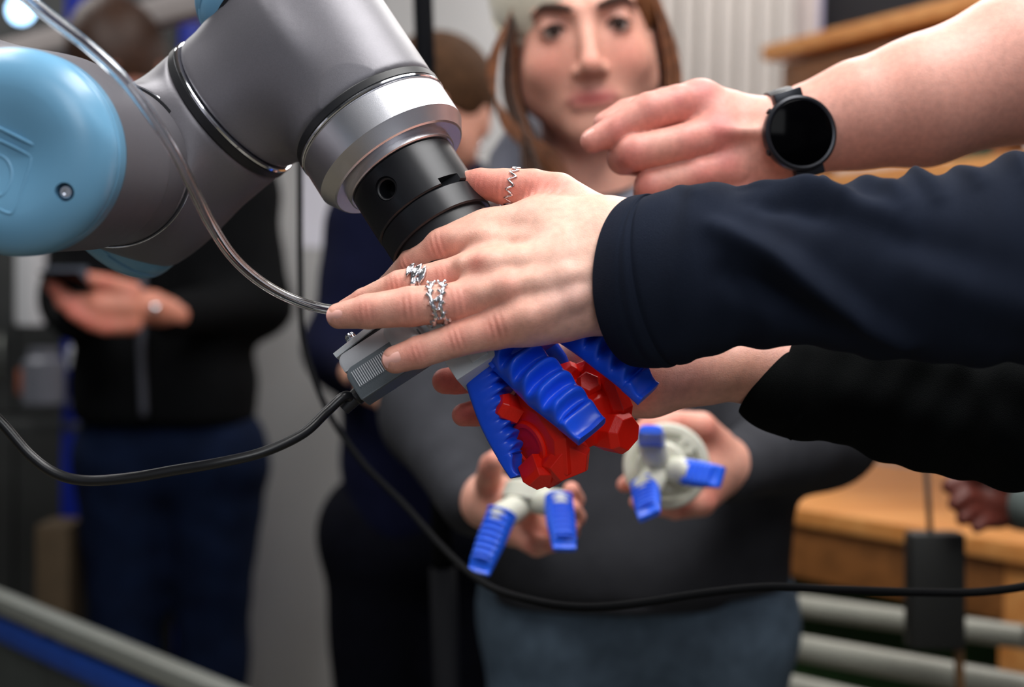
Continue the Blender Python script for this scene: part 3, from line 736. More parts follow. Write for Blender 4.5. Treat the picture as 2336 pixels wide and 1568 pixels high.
def head_neck(c, fw, up, scale=1.0, vox=0.003, base=None, neck=0.13):
    """sdf head. c: between the ears at eye height, fw: where it looks, up"""
    fw = nrm(fw); up = nrm(up - fw * (up @ fw)); rt = np.cross(up, fw); s = scale
    def q(x, y, z): return c + rt * x * s + up * y * s + fw * z * s
    A = [rt, up, fw]; F = Field(q(0, -0.02, 0) - 0.19 * s - 0.04, q(0, -0.02, 0) + 0.19 * s + 0.04, vox)
    E = lambda x, y, z, a, b_, c_: ('ell', q(x, y, z), A, (a * s, b_ * s, c_ * s))
    Cn = lambda a, b_, r1, r2: ('cone', q(*a), q(*b_), r1 * s, r2 * s)
    f_add(F, E(0, .035, -.012, .074, .082, .092), 0)
    f_add(F, E(0, -.022, .022, .066, .092, .066), .02)
    f_add(F, E(0, -.074, .034, .044, .036, .046), .02)
    f_add(F, Cn((-.010, -.100, .062), (.010, -.100, .062), .016, .016), .02)
    for sx in (-1, 1):
        f_add(F, E(sx * .040, -.034, .050, .026, .024, .024), .018)
        f_add(F, Cn((sx * .012, .020, .083), (sx * .045, .022, .066), .0075, .0075), .012)
        f_add(F, E(sx * .0325, .002, .0935, .0195, .0115, .0145), .010, sub=True)
        f_add(F, Cn((sx * .050, -.055, .02), (sx * .052, -.02, .0), .024, .026), .02)
    f_add(F, Cn((0, .012, .080), (0, -.036, .1010), .0075, .0095), .010)
    f_add(F, E(0, -.040, .1015, .0110, .0095, .0105), .007)
    for sx in (-1, 1):
        f_add(F, E(sx * .0120, -.0440, .0910, .0075, .0070, .0090), .005)
        f_add(F, E(sx * .0075, -.0505, .0960, .0036, .0024, .0045), .0015, sub=True)
        f_add(F, Cn((sx * .025, -.0705, .0755), (sx * .004, -.0690, .0835), .0026, .0038), .007)
        f_add(F, E(sx * .0755, -.010, -.012, .0085, .030, .018), .006)
    f_add(F, Cn((-.018, -.0765, .0810), (.018, -.0765, .0800), .0036, .0036), .008)
    f_add(F, E(0, -.0762, .0785, .013, .0044, .0060), .007)
    f_add(F, Cn((-.026, -.0722, .0845), (.026, -.0722, .0845), .0010, .0010), .0022, sub=True)
    f_add(F, Cn((0, -.055, -.020), (0, -.055 - neck * .9, -.035), .052, .056), .022)
    for sx in (-1, 1):
        f_add(F, E(sx * .0325, .0020, .0715, .0155, .0140, .0139), .003)   # lids over the eyeballs
        f_add(F, E(sx * .0325, .0000, .0880, .0125, .0042, .0120), .0012, sub=True)
    V, Q = nets(F, 1)
    bs = SK_L if base is None else base; lip = np.array(srgb(176, 66, 70)[:3]); dk = np.array(srgb(150, 90, 80)[:3])
    sp = [(q(sx * x, -.071, z), .0085 * s, lip, st) for sx in (-1, 1) for x, z, st in ((.004, .088, .7), (.012, .084, .65), (.018, .080, .45))]
    sp += [(q(x_ * .001, -.0722, .0845 - abs(x_) * .00018), .0036 * s, np.array(srgb(112, 36, 40)[:3]), .6) for x_ in range(-24, 25, 4)]
    sp += [(q(sx * .040, -.030, .075), .026 * s, SK_R, .33) for sx in (-1, 1)] + [(q(0, -.036, .112), .012 * s, SK_R, .3)]
    sp += [(q(sx * .0325, .006, .084), .013 * s, dk, .45) for sx in (-1, 1)]
    return V, Q, tint_at(V, bs, sp), q, (rt, up, fw)

def join(parts):
    n = 0; Vs, Qs, Ts = [], [], []
    for V, Q, T in parts: Vs.append(V); Qs.append(Q + n); Ts.append(T); n += len(V)
    return np.vstack(Vs), np.vstack(Qs), np.vstack(Ts)
M_EYE = mat('eye_white', srgb(196, 180, 172), 0.2, coat=0.5)
M_IRIS = mat('dark_iris', srgb(44, 26, 20), 0.15, coat=0.5)
M_BROW = mat('brown_brow', srgb(64, 42, 32), 0.8)
def face_bits(q, ax, parent, s=1.0, look=(0, 0, 0), brow=M_BROW):
    rt, up, fw = ax
    for sx in (-1, 1):
        c = q(sx * .0325, .0010, .0725); b = MB()
        b.lathe(c, fw, [(.0125 * s * math.sin(a), .0125 * s * math.cos(a)) for a in np.linspace(-1.4, 1.5, 12)], 24); e = b.build('eyeball', M_EYE, parent)
        d = nrm(fw + rt * look[0] + up * look[1]); b = MB()
        b.lathe(c + d * .0113 * s, d, [(0, .0062 * s), (.0018 * s, .0058 * s), (.0024 * s, 0)], 20); b.build('iris', M_IRIS, parent)
        b = MB(); b.tube(spline([q(sx * .0205, .0000, .0820), q(sx * .026, .0042, .0857), q(sx * .034, .0052, .0862), q(sx * .0455, .0010, .0800)], 14), np.array([.0008, .0013, .0016, .0017, .0018, .0018, .0018, .0018, .0018, .0018, .0017, .0015, .0013, .0008]) * s, 8)
        b.build('eyelash', M_BROW, parent)
        b = MB(); b.tube(spline([q(sx * .013, .0185, .0900), q(sx * .028, .0230, .0880), q(sx * .042, .0245, .0800), q(sx * .054, .0175, .0690)], 16), np.interp(np.arange(16), [0, 4, 10, 15], [.0028, .0042, .0034, .0010]) * s, 8)
        b.build('eyebrow', brow, parent)

def torso_field(parts, vox, k=0.05):
    ch = [p for p in parts]; lo = np.min([p_bounds(p)[0] for p in ch], 0) - 0.03; hi = np.max([p_bounds(p)[1] for p in ch], 0) + 0.03
    F = Field(lo, hi, vox)
    for p in ch: f_add(F, p, k)
    return F

# person B, out of frame on the right, arms reaching in
bB = np.array([0.70, 0.82, 0.0])
Hb = head_neck(bB + (-0.02, 0, 1.56), (-1, 0.1, -0.25), (0, 0, 1), 1.0, 0.005)
V, Q, T = join([(hV, hQ, hT), (lV, lQ, lT), Hb[:3]])
mesh('body', V, Q, M_SKIN, pB, tint=T)
face_bits(Hb[3], Hb[4], pB)
F = Field(bB + (-0.13, -0.13, 1.48), bB + (0.13, 0.13, 1.78), 0.005)
f_add(F, ('ell', bB + (0.0, 0, 1.605), [np.array([1, 0, 0.]), np.array([0, 1, 0.]), np.array([0, 0, 1.])], (0.098, 0.086, 0.095)), 0)
f_add(F, ('ell', bB + (-0.10, 0, 1.55), [np.array([1, 0, 0.]), np.array([0, 1, 0.]), np.array([0, 0, 1.])], (0.05, 0.075, 0.085)), 0.02, sub=True)
V, Q = nets(F); mesh('hair', V, Q, mat('brown_hair', srgb(84, 56, 38), 0.55, var=0.3, vscale=60, bump=0.5, bscale=300), pB)
nails(hC, pB, [1, 2, 3], {1: CZ + CY * .2, 2: CZ + CY * .12, 3: CZ + CY * .15}); nails(hC, pB, [4], {4: CY * 1.0 + CZ * 0.1 - CX * .2}, mat('pale_nail', srgb(240, 205, 190), 0.25, coat=0.4))
nails(lC, pB, [0, 1], -CZ + CY * 0.1)
shB = bB + (0, 0, 1.38)
F = torso_field([('cone', bB + (0, -0.13, 1.36), bB + (0, 0.13, 1.36), 0.075, 0.075), ('cone', bB + (0, -0.09, 1.25), bB + (0, -0.09, 0.95), 0.11, 0.10), ('cone', bB + (0, 0.09, 1.25), bB + (0, 0.09, 0.95), 0.11, 0.10),
                 ('cone', bB + (0, 0, 1.44), bB + (0, 0, 1.3), 0.065, 0.12)], 0.01)
V, Q = nets(F, 2); mesh('shirt', V, Q, M_NAVY, pB)
b = MB()
for sy in (-1, 1): b.tube(spline([bB + (0, sy * .09, 0.98), bB + (0.0, sy * .10, 0.55), bB + (0.01, sy * .10, 0.10)], 20), np.linspace(0.10, 0.055, 20), 20)
b.build('trousers', mat('dark_trousers', srgb(30, 32, 40), 0.9, var=0.1), pB)
b = MB()
for sy in (-1, 1): b.box(bB + (-0.06, sy * .10, 0.045), np.eye(3), (0.13, 0.048, 0.045), 0.03)
b.build('shoe', mat('dark_shoe', srgb(24, 24, 26), 0.6), pB, auto=40)

def fold_disp(folds, noise=(), seed=1, r=0.05, ease=0.0):
    rs = np.random.RandomState(seed); ns = []
    for amp, fs, ft, cnt in noise:
        for _ in range(cnt): ns.append((amp * rs.uniform(.4, 1), fs * rs.uniform(.5, 1.5), int(round(ft * rs.uniform(.4, 1.6))), rs.uniform(0, 6.28)))
    def f(s, th):
        D = 0 * s
        for a, fs, ft, ph in ns: D = D + a * np.sin(s * fs * 2 * PI + ft * th + ph)
        if ease: D = D * np.clip((s - 0.012) / ease, 0, 1)
        for s0, t0, s1, t1, w, amp in folds:
            # distance to a segment in (arc length, r*theta)
            dth = (th - (t0 + t1) / 2 + PI) % (2 * PI) - PI; h = (t1 - t0) / 2
            x, y = s, dth * r; ax_, ay_ = s0, -h * r; bx_, by_ = s1, h * r
            L2 = (bx_ - ax_) ** 2 + (by_ - ay_) ** 2; t = np.clip(((x - ax_) * (bx_ - ax_) + (y - ay_) * (by_ - ay_)) / L2, 0, 1)
            d2 = (x - ax_ - t * (bx_ - ax_)) ** 2 + (y - ay_ - t * (by_ - ay_)) ** 2
            D = D + amp * np.exp(-d2 / (w * w)) * np.sin(np.clip(t * 0.8 + 0.1, 0, 1) * PI) ** 0.6
        return D
    return f
def sleeve(name, path, ry, rz, m, parent, disp, n=420, seg=260, tuck=0.9, cuff=None, expo=2.0):
    """path rows (px,py,d); ry/rz px; the cuff is at the first row"""
    p = spline([P(*q) for q in path], n); dd = spline([[q[2], 0, 0] for q in path], n)[:, 0]
    a = spline([[v, 0, 0] for v in ry], n)[:, 0] * S(dd); c = spline([[v, 0, 0] for v in rz], n)[:, 0] * S(dd)
    V, Fq = loft(p, a, c, CY, seg, disp, expo)
    t = nrm(p[3] - p[0]); r0 = V[:seg]; cen = p[0]
    inn = np.vstack([cen + (r0 - cen) * 0.955 + t * 0.0006, cen + (r0 - cen) * tuck + t * 0.006, cen + (r0 - cen) * (tuck - 0.06) + t * 0.035])
    m0 = len(V); V = np.vstack([V, inn]); Fx = []
    rings = [0, m0, m0 + seg, m0 + 2 * seg]
    for i in range(3):
        for j in range(seg): Fx.append([rings[i] + (j + 1) % seg, rings[i] + j, rings[i + 1] + j, rings[i + 1] + (j + 1) % seg])
    Fq = np.vstack([Fq, np.array(Fx)])
    return mesh(name, V, Fq, m, parent)
def cuff_groove(f, s0, w=0.0011, amp=0.0011, lip=0.0008):
    def g(s, th): return f(s, th) - amp * np.exp(-((s - s0) / w) ** 2) - 0.5 * amp * np.exp(-((s - s0 + 0.0035) / (w * .7)) ** 2) + lip * (s < s0 - .0) * 1.0 - 0.0012 * np.exp(-(s / 0.0016) ** 2)
    return g
Z = PI / 2
folds = [(0.055, 1.15, 0.150, 2.55, .0075, .0052), (0.060, 1.75, 0.105, 2.35, .010, -.0050), (0.085, 0.55, 0.150, 1.15, .008, .0034), (0.070, 0.20, 0.115, 0.75, .006, .0030),
         (0.075, 0.75, 0.110, 1.1, .008, -.0032), (0.125, 0.15, 0.150, 0.9, .007, .0028), (0.150, -0.3, 0.168, 0.8, .006, .0028), (0.175, -0.3, 0.190, 0.7, .006, .0026), (0.205, -0.2, 0.215, 0.8, .007, .0028),
         (0.16, 1.6, 0.26, 2.6, .012, .0040), (0.14, 1.2, 0.2, 1.9, .012, -.0035), (0.03, -0.4, 0.045, 0.6, .006, .0018), (0.10, -0.3, 0.108, 0.6, .005, .0020)]
folds = [(a_, b_, c_, d_, w_ * .95, h_ * 1.7) for a_, b_, c_, d_, w_, h_ in folds]
f1 = fold_disp(folds, [(0.0008, 14, 2, 5), (0.0006, 30, 3, 5)], 3, 0.045, 0.03)
sleeve('sleeve', [(1450, 642, .808), (1500, 640, .797), (1560, 628, .791), (1680, 612, .784), (1800, 605, .777), (1950, 612, .768), (2100, 616, .759), (2336, 600, .745), (2600, 560, .73), (3000, 470, .74), (3500, 380, .77), (3760, 330, .80)],
       [192, 197, 196, 184, 184, 196, 210, 238, 262, 275, 290, 300], [150, 160, 165, 170, 172, 178, 190, 205, 220, 235, 250, 260], M_NAVY, pB, cuff_groove(f1, 0.0185), n=700, seg=280)
f2 = fold_disp([(0.02, 0.5, 0.2, 1.2, .012, .004), (0.05, 1.6, 0.3, 2.2, .014, .004), (0.12, 0.9, 0.16, 2.2, .008, .003)], [(0.0007, 14, 2, 6), (0.0006, 30, 3, 5)], 9, 0.04, 0.02)
sleeve('sleeve', [(1748, 862, .900), (1778, 882, .897), (1840, 888, .895), (1920, 888, .892), (2050, 905, .885), (2200, 930, .875), (2336, 945, .865), (2600, 950, .85), (3000, 900, .86), (3500, 700, .95), (3700, 560, 1.0)],
       [100, 108, 120, 130, 150, 165, 178, 190, 200, 220, 240], [88, 95, 105, 115, 130, 142, 155, 170, 190, 210, 230], M_NAVYSH, pB, f2, n=420, seg=180)

# ------------------------------------------------------------------ rings on the hand
def ring_frame(c, d, rr):
    d = nrm(d); a = nrm(CZ - d * (CZ @ d)); return c, d, a, np.cross(d, a)
def on_finger(ci, i, t):
    p = hC[ci][i]; return p[1] + (p[2] - p[1]) * t, nrm(p[2] - p[1]), p[3] + (p[4] - p[3]) * t
c, d, r = on_finger(4, 2, 0.70); d = nrm(d + 0.1 * CY); _, _, a, bb = ring_frame(c, d, r)
b = MB(); pts = []
for i in range(26):
    th = 2 * PI * i / 26; z = (0.0024 if i % 2 else -0.0024) * (1.0 if math.cos(th - 0.35) > -0.3 else 0.2)
    rr = r * 1.035 + 0.0004; pts.append(c + d * z + (a * math.cos(th) + bb * math.sin(th)) * rr)
b.tube(np.array([pts[i // 3] * (1 - (i % 3) / 3) + pts[(i // 3 + 1) % 26] * ((i % 3) / 3) for i in range(78)]), 0.00062, 8, closed=True)
o = b.build('ring', M_SILV, loc=c); tag(o, 'thin zigzag silver ring on the thumb', 'ring')
def leaf(b, c0, c1, n, w, th=0.0006, curl=0.001):
    d = nrm(c1 - c0); L = np.linalg.norm(c1 - c0); s = nrm(np.cross(d, n)); V = []; Fq = []
    m = 9
    for i in range(m):
        t = i / (m - 1); ww = w * math.sin(PI * min(max(t, .02), .98)) ** 0.8; cc = c0 + d * L * t + n * curl * math.sin(PI * t)
        V += [cc - s * ww, cc + n * (th * 1.2) - s * ww * .45, cc + n * th * .4, cc + n * (th * 1.2) + s * ww * .45, cc + s * ww, cc - n * th]
    for i in range(m - 1):
        for j in range(6): Fq.append([i * 6 + j, i * 6 + (j + 1) % 6, (i + 1) * 6 + (j + 1) % 6, (i + 1) * 6 + j])
    Fq += [list(range(6))[::-1], list(range((m - 1) * 6, m * 6))]
    b.add(V, Fq)
# middle finger: overlapping leaves
c, d, r = on_finger(1, 1, 0.52); _, _, a, bb = ring_frame(c, d, r)
b = MB(); rr = r + 0.0005
def RP(th, z, lift=0.0): return c + d * z + (a * math.cos(th) + bb * math.sin(th)) * (rr + lift)
up_s = 1 if (bb @ CY) > 0 else -1
b.tube(np.array([RP(t, 0.0008 * math.sin(2 * t)) for t in np.linspace(0, 2 * PI, 48, endpoint=False)]), 0.0009, 8, closed=True)
rr += .0003
for t0, z0, t1, z1, w in ((0.95, -.0030, 0.15, .0030, .0021), (1.2, .0004, 0.45, .0046, .0018), (.72, -.0046, -.12, -.0004, .0018), (.3, .0010, -.35, .0034, .0015)):
    leaf(b, RP(up_s * t0 * 1.1, z0 * 1.25, .0003), RP(up_s * (t1 - .1), z1 * 1.25, .0006), nrm(RP(up_s * (t0 + t1) / 2, 0, 1) - c), w * 1.35, 0.0012, 0.0016)
o = b.build('ring', M_SILV, loc=c); tag(o, 'silver ring of overlapping leaves on the middle finger', 'ring')
# ring finger: two twig bands
c, d, r = on_finger(2, 1, 0.42); _, _, a, bb = ring_frame(c, d, r); rr = r + 0.0006
b = MB()
for z0, ph, am in ((0.0024, 0.3, 0.0010), (-0.0030, 2.0, 0.0012)):
    pts = np.array([RP(t, z0 + am * math.sin(3 * t + ph)) for t in np.linspace(0, 2 * PI, 72, endpoint=False)])
    b.tube(pts, 0.00125 + 0.00035 * np.sin(np.arange(72) * 1.1), 8, closed=True)
    for t in (-1.0, -0.55, -0.1, 0.35, 0.8, 1.2):
        s_ = 1 if z0 < 0 else -1; z = z0 + am * math.sin(3 * t + ph)
        b.tube(np.array([RP(t, z), RP(t + .10, z - s_ * .0016, .0006), RP(t + .14, z - s_ * .0024, .0011)]), np.array([.0010, .0008, .0011]), 7)
        b.tube(np.array([RP(t + .2, z), RP(t + .26, z + s_ * .0014, .0005), RP(t + .3, z + s_ * .0020, .0009)]), np.array([.0009, .0007, .0010]), 7)
for t, z in ((0.05, 0.0008), (-0.75, -0.001)):
    leaf(b, RP(t, z, .0006), RP(t + .35, z - .003, .0006), nrm(RP(t, 0, 1) - c), .0011, .0008)
o = b.build('ring', M_SILV, loc=c, auto=50); tag(o, 'wide silver twig ring of two bands on the ring finger', 'ring')

# ------------------------------------------------------------------ watch arm
pA = thing('person', 'person pointing with a bare forearm and a black round watch', 'person', (0.78, 1.25, 0.0))
SK_W = np.array(srgb(214, 154, 138)[:3])
wd_ = .985
w_palm = [[(1665, 270, wd_, 62), (1610, 262, wd_ - .003, 62), (1590, 240, wd_ - .004, 50)], [(1720, 320, wd_, 88), (1660, 320, wd_, 78), (1635, 305, wd_ - .012, 52)],
          [(1750, 345, wd_, 84), (1690, 375, wd_, 70), (1655, 385, wd_ - .012, 48)], [(1760, 322, wd_ + .002, 94), (1860, 290, wd_ + .003, 96), (1960, 262, wd_ + .003, 118), (2100, 232, wd_ + .003, 142), (2336, 150, wd_ + .01, 168), (2600, 40, wd_ + .03, 170), (2900, -90, wd_ + .08, 165)],
          [(1580, 300, wd_ + .012, 55), (1660, 350, wd_ + .012, 65)]]
w_f = [[(1598, 232, wd_ - .006, 49), (1545, 240, wd_ - .016, 46), (1480, 256, wd_ - .024, 45), (1405, 296, wd_ - .026, 36), (1352, 322, wd_ - .026, 29)],
       [(1640, 305, wd_ - .014, 50), (1560, 325, wd_ - .030, 42), (1450, 348, wd_ - .036, 41), (1422, 362, wd_ - .020, 37), (1480, 372, wd_ - .004, 33)],
       [(1660, 385, wd_ - .014, 46), (1590, 398, wd_ - .026, 39), (1485, 424, wd_ - .030, 38), (1478, 440, wd_ - .010, 34)],
       [(1690, 430, wd_ - .008, 40), (1600, 450, wd_ - .018, 34), (1530, 465, wd_ - .02, 31)],
       [(1640, 250, wd_ + .028, 50), (1520, 240, wd_ + .030, 40), (1430, 262, wd_ + .016, 36), (1385, 286, wd_ + .006, 33)]]
SK_R_KEEP = SK_R; SK_R = np.array(srgb(200, 106, 102)[:3])
wV, wQ, wT, wC = make_hand(w_palm, w_f, [[(1640, 300, wd_ - .030, 12), (1740, 300, wd_ - .030, 8)]], vox=0.0013, base=SK_W, smooth=1, crease=0.0006, k_f=0.006,
    spots=[(P(1605, 200, wd_ - .02), 0.011, SK_R, .75), (P(1640, 290, wd_ - .03), 0.011, SK_R, .85), (P(1655, 365, wd_ - .03), 0.010, SK_R, .6), (P(1410, 380, wd_ - .04), 0.010, SK_R, .5), (P(1545, 228, wd_ - .03), 0.005, SK_R * .8, .6)])
SK_R = SK_R_KEEP
bA = np.array([0.86, 1.32, 0.0]); elb = P(2900, -90, wd_ + .08); shA = bA + (-0.02, -0.16, 1.42)
F = torso_field(chain([elb, shA], [0.050, 0.060]), 0.006); V2, Q2 = nets(F)
Ha = head_neck(bA + (-0.02, 0, 1.68), (-1, -0.2, -0.35), (0, 0, 1), 1.03, 0.005)
V, Q, T = join([(wV, wQ, wT), (V2, Q2, np.tile(SK_W, (len(V2), 1))), Ha[:3]]); mesh('body', V, Q, M_SKIN, pA, tint=T)
face_bits(Ha[3], Ha[4], pA, 1.03)
nails(wC, pA, [0], CZ * .6 + CY * 0.2 - CX * .8, sz=0.7)
F = Field(bA + (-0.13, -0.13, 1.60), bA + (0.13, 0.13, 1.92), 0.005)
f_add(F, ('ell', bA + (0.0, 0, 1.73), np.eye(3), (0.100, 0.088, 0.095)), 0); f_add(F, ('ell', bA + (-0.11, 0, 1.66), np.eye(3), (0.05, 0.075, 0.085)), 0.02, sub=True)
V, Q = nets(F); mesh('hair', V, Q, MATS['brown_hair'], pA)
F = torso_field([('cone', bA + (0, -0.16, 1.42), bA + (0, 0.16, 1.42), 0.078, 0.078), ('cone', bA + (0, -0.09, 1.3), bA + (0, -0.08, 0.98), 0.12, 0.10), ('cone', bA + (0, 0.09, 1.3), bA + (0, 0.08, 0.98), 0.12, 0.10),
                 ('cone', bA + (0, 0, 1.5), bA + (0, 0, 1.36), 0.07, 0.12), ('cone', shA, shA + (elb - shA) * 0.55, 0.078, 0.082), ('cone', bA + (0, 0.17, 1.40), bA + (0.02, 0.22, 1.1), 0.07, 0.05)], 0.01)
V, Q = nets(F, 2); mesh('t_shirt', V, Q, mat('grey_jersey', srgb(70, 74, 82), 0.9, var=0.1), pA)
b = MB()
for sy in (-1, 1): b.tube(spline([bA + (0, sy * .09, 1.0), bA + (0, sy * .10, 0.55), bA + (0.01, sy * .10, 0.10)], 20), np.linspace(0.105, 0.06, 20), 20)
b.build('trousers', MATS['dark_trousers'], pA)
b = MB()
for sy in (-1, 1): b.box(bA + (-0.06, sy * .10, 0.045), np.eye(3), (0.13, 0.048, 0.045), 0.03)
b.build('shoe', MATS['dark_shoe'], pA, auto=40)

watch = thing('wristwatch', 'black round smart watch with a blank glossy screen on the wrist', 'watch', P(1815, 310, wd_ - .03))
M_STRAP = mat('black_strap', srgb(30, 32, 37), 0.45, bump=0.2, bscale=900)
wa = P(1760, 322, wd_ + .002); wb = P(1870, 288, wd_ + .003); wt = nrm(nrm(wb - wa) + CZ * 0.0)
wn = nrm(W((0.16, -0.02, 1.0)))
wc0 = P(1800, 308, wd_ + .003)
wn = nrm(wn - wt * (wn @ wt)); wu = np.cross(wt, wn); wu = wu if wu @ CY > 0 else -wu
# strap: a band of rectangular section round the wrist
n = 72; V = []; hw = 0.0098
for i in range(n):
    th = 2 * PI * i / n; cc, ss = math.cos(th), math.sin(th)
    lug = max(0, cc) ** 3; rad = 0.0300 + 0.0035 * lug
    o_ = wn * cc + wu * ss
    wdt = hw * (1.0 - 0.10 * (1 - lug))
    for x, dr in ((-1, 0), (-0.92, .0024), (-0.3, .0028), (0.3, .0028), (0.92, .0024), (1, 0), (1, -.0006), (-1, -.0006)):
        V.append(wc0 + wt * x * wdt + o_ * (rad + dr))
Fq = []
for i in range(n):
    for j in range(8): Fq.append([i * 8 + j, i * 8 + (j + 1) % 8, ((i + 1) % n) * 8 + (j + 1) % 8, ((i + 1) % n) * 8 + j])
b = MB(); b.add(np.array(V), Fq); b.build('strap', M_STRAP, watch, auto=40)
wf = P(1828, 303, wd_ - .036); wfn = nrm(W((0.20, 0.02, 1.0)))
b = MB(); b.lathe(wf, wfn, [(-0.010, 0), (-0.010, 0.0215), (-0.008, 0.0245), (-0.0015, 0.0256), (0.0, 0.0252), (0.0008, 0.0236), (0.0004, 0.0222), (0.0, 0.0220)], 96); b.build('case', mat('watch_case', srgb(34, 36, 42), 0.3, 0.5), watch, auto=35)
b = MB(); b.lathe(wf, wfn, [(-0.001, 0), (-0.001, 0.0221), (0.0003, 0.0221), (0.0006, 0.0216), (0.0006, 0)], 96); b.build('screen', mat('watch_glass', srgb(2, 2, 3), 0.12, spec=0.04), watch, auto=35)
for a0 in (2.55, 3.7):
    rr_ = nrm(np.cross(wfn, nrm(np.cross(CY, wfn)))); rx = nrm(np.cross(rr_, wfn)); dv = rx * math.cos(a0) + rr_ * math.sin(a0)
    b = MB(); b.lathe(wf - wfn * 0.004 + dv * 0.0240, dv, [(0, 0), (0, 0.0022), (0.0022, 0.0022), (0.0026, 0.0017), (0.0026, 0)], 20); b.build('button', MATS['watch_case'], watch, auto=35)
for sgn in (-1, 1):   # lugs
    b = MB(); b.box(wf - wfn * 0.0060 + wu * sgn * 0.0245, [wt, wu, wfn], (0.0098, 0.0055, 0.0035), 0.0015); b.build('lug', MATS['watch_case'], watch, auto=35)
# =================================================================== BACKGROUND FURNITURE
def up_box(name, p, half, m, parent=None, yaw=0.0, bev=0.003, base=False):
    """upright box, centre p (or base centre)"""
    c, s = math.cos(yaw), math.sin(yaw); ax = [np.array([c, s, 0]), np.array([-s, c, 0]), ZW]
    q = np.array(p, float) + (ZW * half[2] if base else 0)
    b = MB(); b.box(q, ax, half, bev); return b.build(name, m, parent, auto=35)
def seg_box(b, a, c, w, h, up=ZW, bev=0.002):
    """beam from a to c, w across, h along up"""
    d = c - a; L = np.linalg.norm(d); d = d / L; u = nrm(up - d * (up @ d)); s = np.cross(u, d)
    b.box((a + c) / 2, [d, s, u], (L / 2, w / 2, h / 2), bev); return b
def fl(p, z=0.0): return np.array([p[0], p[1], z])

M_CAB = mat('pale_cabinet_paint', srgb(180, 180, 180), 0.42, var=0.05, vscale=3, bump=0.05, bscale=30)
M_DARK = mat('dark_cabinet_paint', srgb(58, 60, 60), 0.55, var=0.15, vscale=5)
M_BLUEP = mat('blue_steel', srgb(14, 38, 150), 0.4, 0.1, var=0.08)
M_ALP = mat('anodised_profile', srgb(168, 172, 166), 0.38, 0.6, var=0.05)
M_PAPER = mat('white_paper', srgb(228, 228, 240), 0.8)
# tall pale cabinet behind the flange
a = P(556, 784, 3.45); c = P(1150, 784, 3.45)
cab = thing('metal_cabinet', 'tall pale grey steel cabinet standing behind the black post', 'cabinet', fl((a + c) / 2))
x0, x1, y0 = a[0], c[0], a[1]
boxo('carcass', (x0, y0 + 0.02, 0.05), (x1, y0 + 0.5, 2.3), M_CAB, cab, 0.004)
w3 = (x1 - x0) / 2
for i in range(2):
    d = boxo('door', (x0 + i * w3 + 0.004, y0, 0.08), (x0 + (i + 1) * w3 - 0.004, y0 + 0.018, 2.28), M_CAB, cab, 0.004)
    hx = x0 + w3 + (-0.03 if i == 0 else 0.03)
    b = MB(); b.tube(np.array([(hx, y0 + 0.002, 1.10), (hx, y0 - 0.03, 1.11), (hx, y0 - 0.03, 1.24), (hx, y0 + 0.002, 1.25)]), 0.006, 8); b.build('handle', M_ALP, cab)
boxo('plinth', (x0 + 0.02, y0 + 0.03, 0), (x1 - 0.02, y0 + 0.48, 0.05), M_DARK, cab)
q = P(762, 470, 3.42)
o = boxo('paper_sheet', (q[0] - .085, y0 - 0.0016, q[2] - .10), (q[0] + .085, y0 - 0.0004, q[2] + .105), M_PAPER); tag(o, 'white paper sheet stuck on the pale cabinet behind the flange', 'paper')
q = P(1080, 14, 3.42)
# black post with clamp
pt = P(965, 0, 1.62); pb = P(1020, 1568, 1.62); pd = nrm(pt - pb)
post = thing('floor_stand', 'slim black upright stand behind the flange and the grey cuff', 'stand', fl(P(1040, 1568, 1.62)))
b = MB(); zz = lambda z: pb + (pt - pb) * ((z - pb[2]) / (pt[2] - pb[2]))
M_POST = mat('post_black', srgb(11, 12, 16), 0.75, spec=0.1)
b.tube(np.array([zz(0.03), zz(0.95)]), 0.0155, 20); b.build('pole', M_POST, post)
b = MB(); b.tube(np.array([zz(0.93), zz(2.2)]), 0.0115, 20); b.build('pole', M_POST, post)
b = MB(); b.lathe(zz(1.10), pd, [(0, .0), (0, .022), (.004, .024), (.05, .024), (.054, .021), (.054, 0)], 24); b.build('clamp', M_POST, post, auto=30)
b = MB(); b.tube(np.array([zz(1.125), zz(1.125) - CZ * -0.04 + CX * .0]), 0.007, 12); b.build('clamp_screw', M_POST, post)
for k_ in range(3):
    th = 0.4 + k_ * 2 * PI / 3; b = MB(); b.tube(np.array([zz(0.18), fl(zz(0)) + np.array([math.cos(th) * .26, math.sin(th) * .26, 0.012])]), 0.009, 12); b.build('leg', M_POST, post)

# corrugated pale wall panel to the right
M_COR = mat('corrugated_panel', srgb(184, 178, 173), 0.55, var=0.04, vscale=4)
cl = P(1180, 784, 3.6); cr = P(1795, 784, 3.6)
n = 120; V = []; wv_ = cr[0] - cl[0]
pan = thing('corrugated_partition', 'pale corrugated partition of upright ribs behind the beanie wearer', 'partition', (cl[0] + wv_ / 2, cl[1], 0))
nr = 14
for i in range(nr):
    xa = cl[0] + wv_ * i / nr; wd2 = wv_ / nr
    poly = np.array([(xa, cl[1], 0.02), (xa + wd2 * .12, cl[1] - .028, 0.02), (xa + wd2 * .55, cl[1] - .028, 0.02), (xa + wd2 * .67, cl[1], 0.02), (xa + wd2, cl[1], 0.02), (xa + wd2, cl[1] + .012, 0.02), (xa, cl[1] + .012, 0.02)])
    b = MB(); b.prism(poly, np.array([0, 0, 2.5])); b.build('rib_panel', M_COR, pan, auto=20)
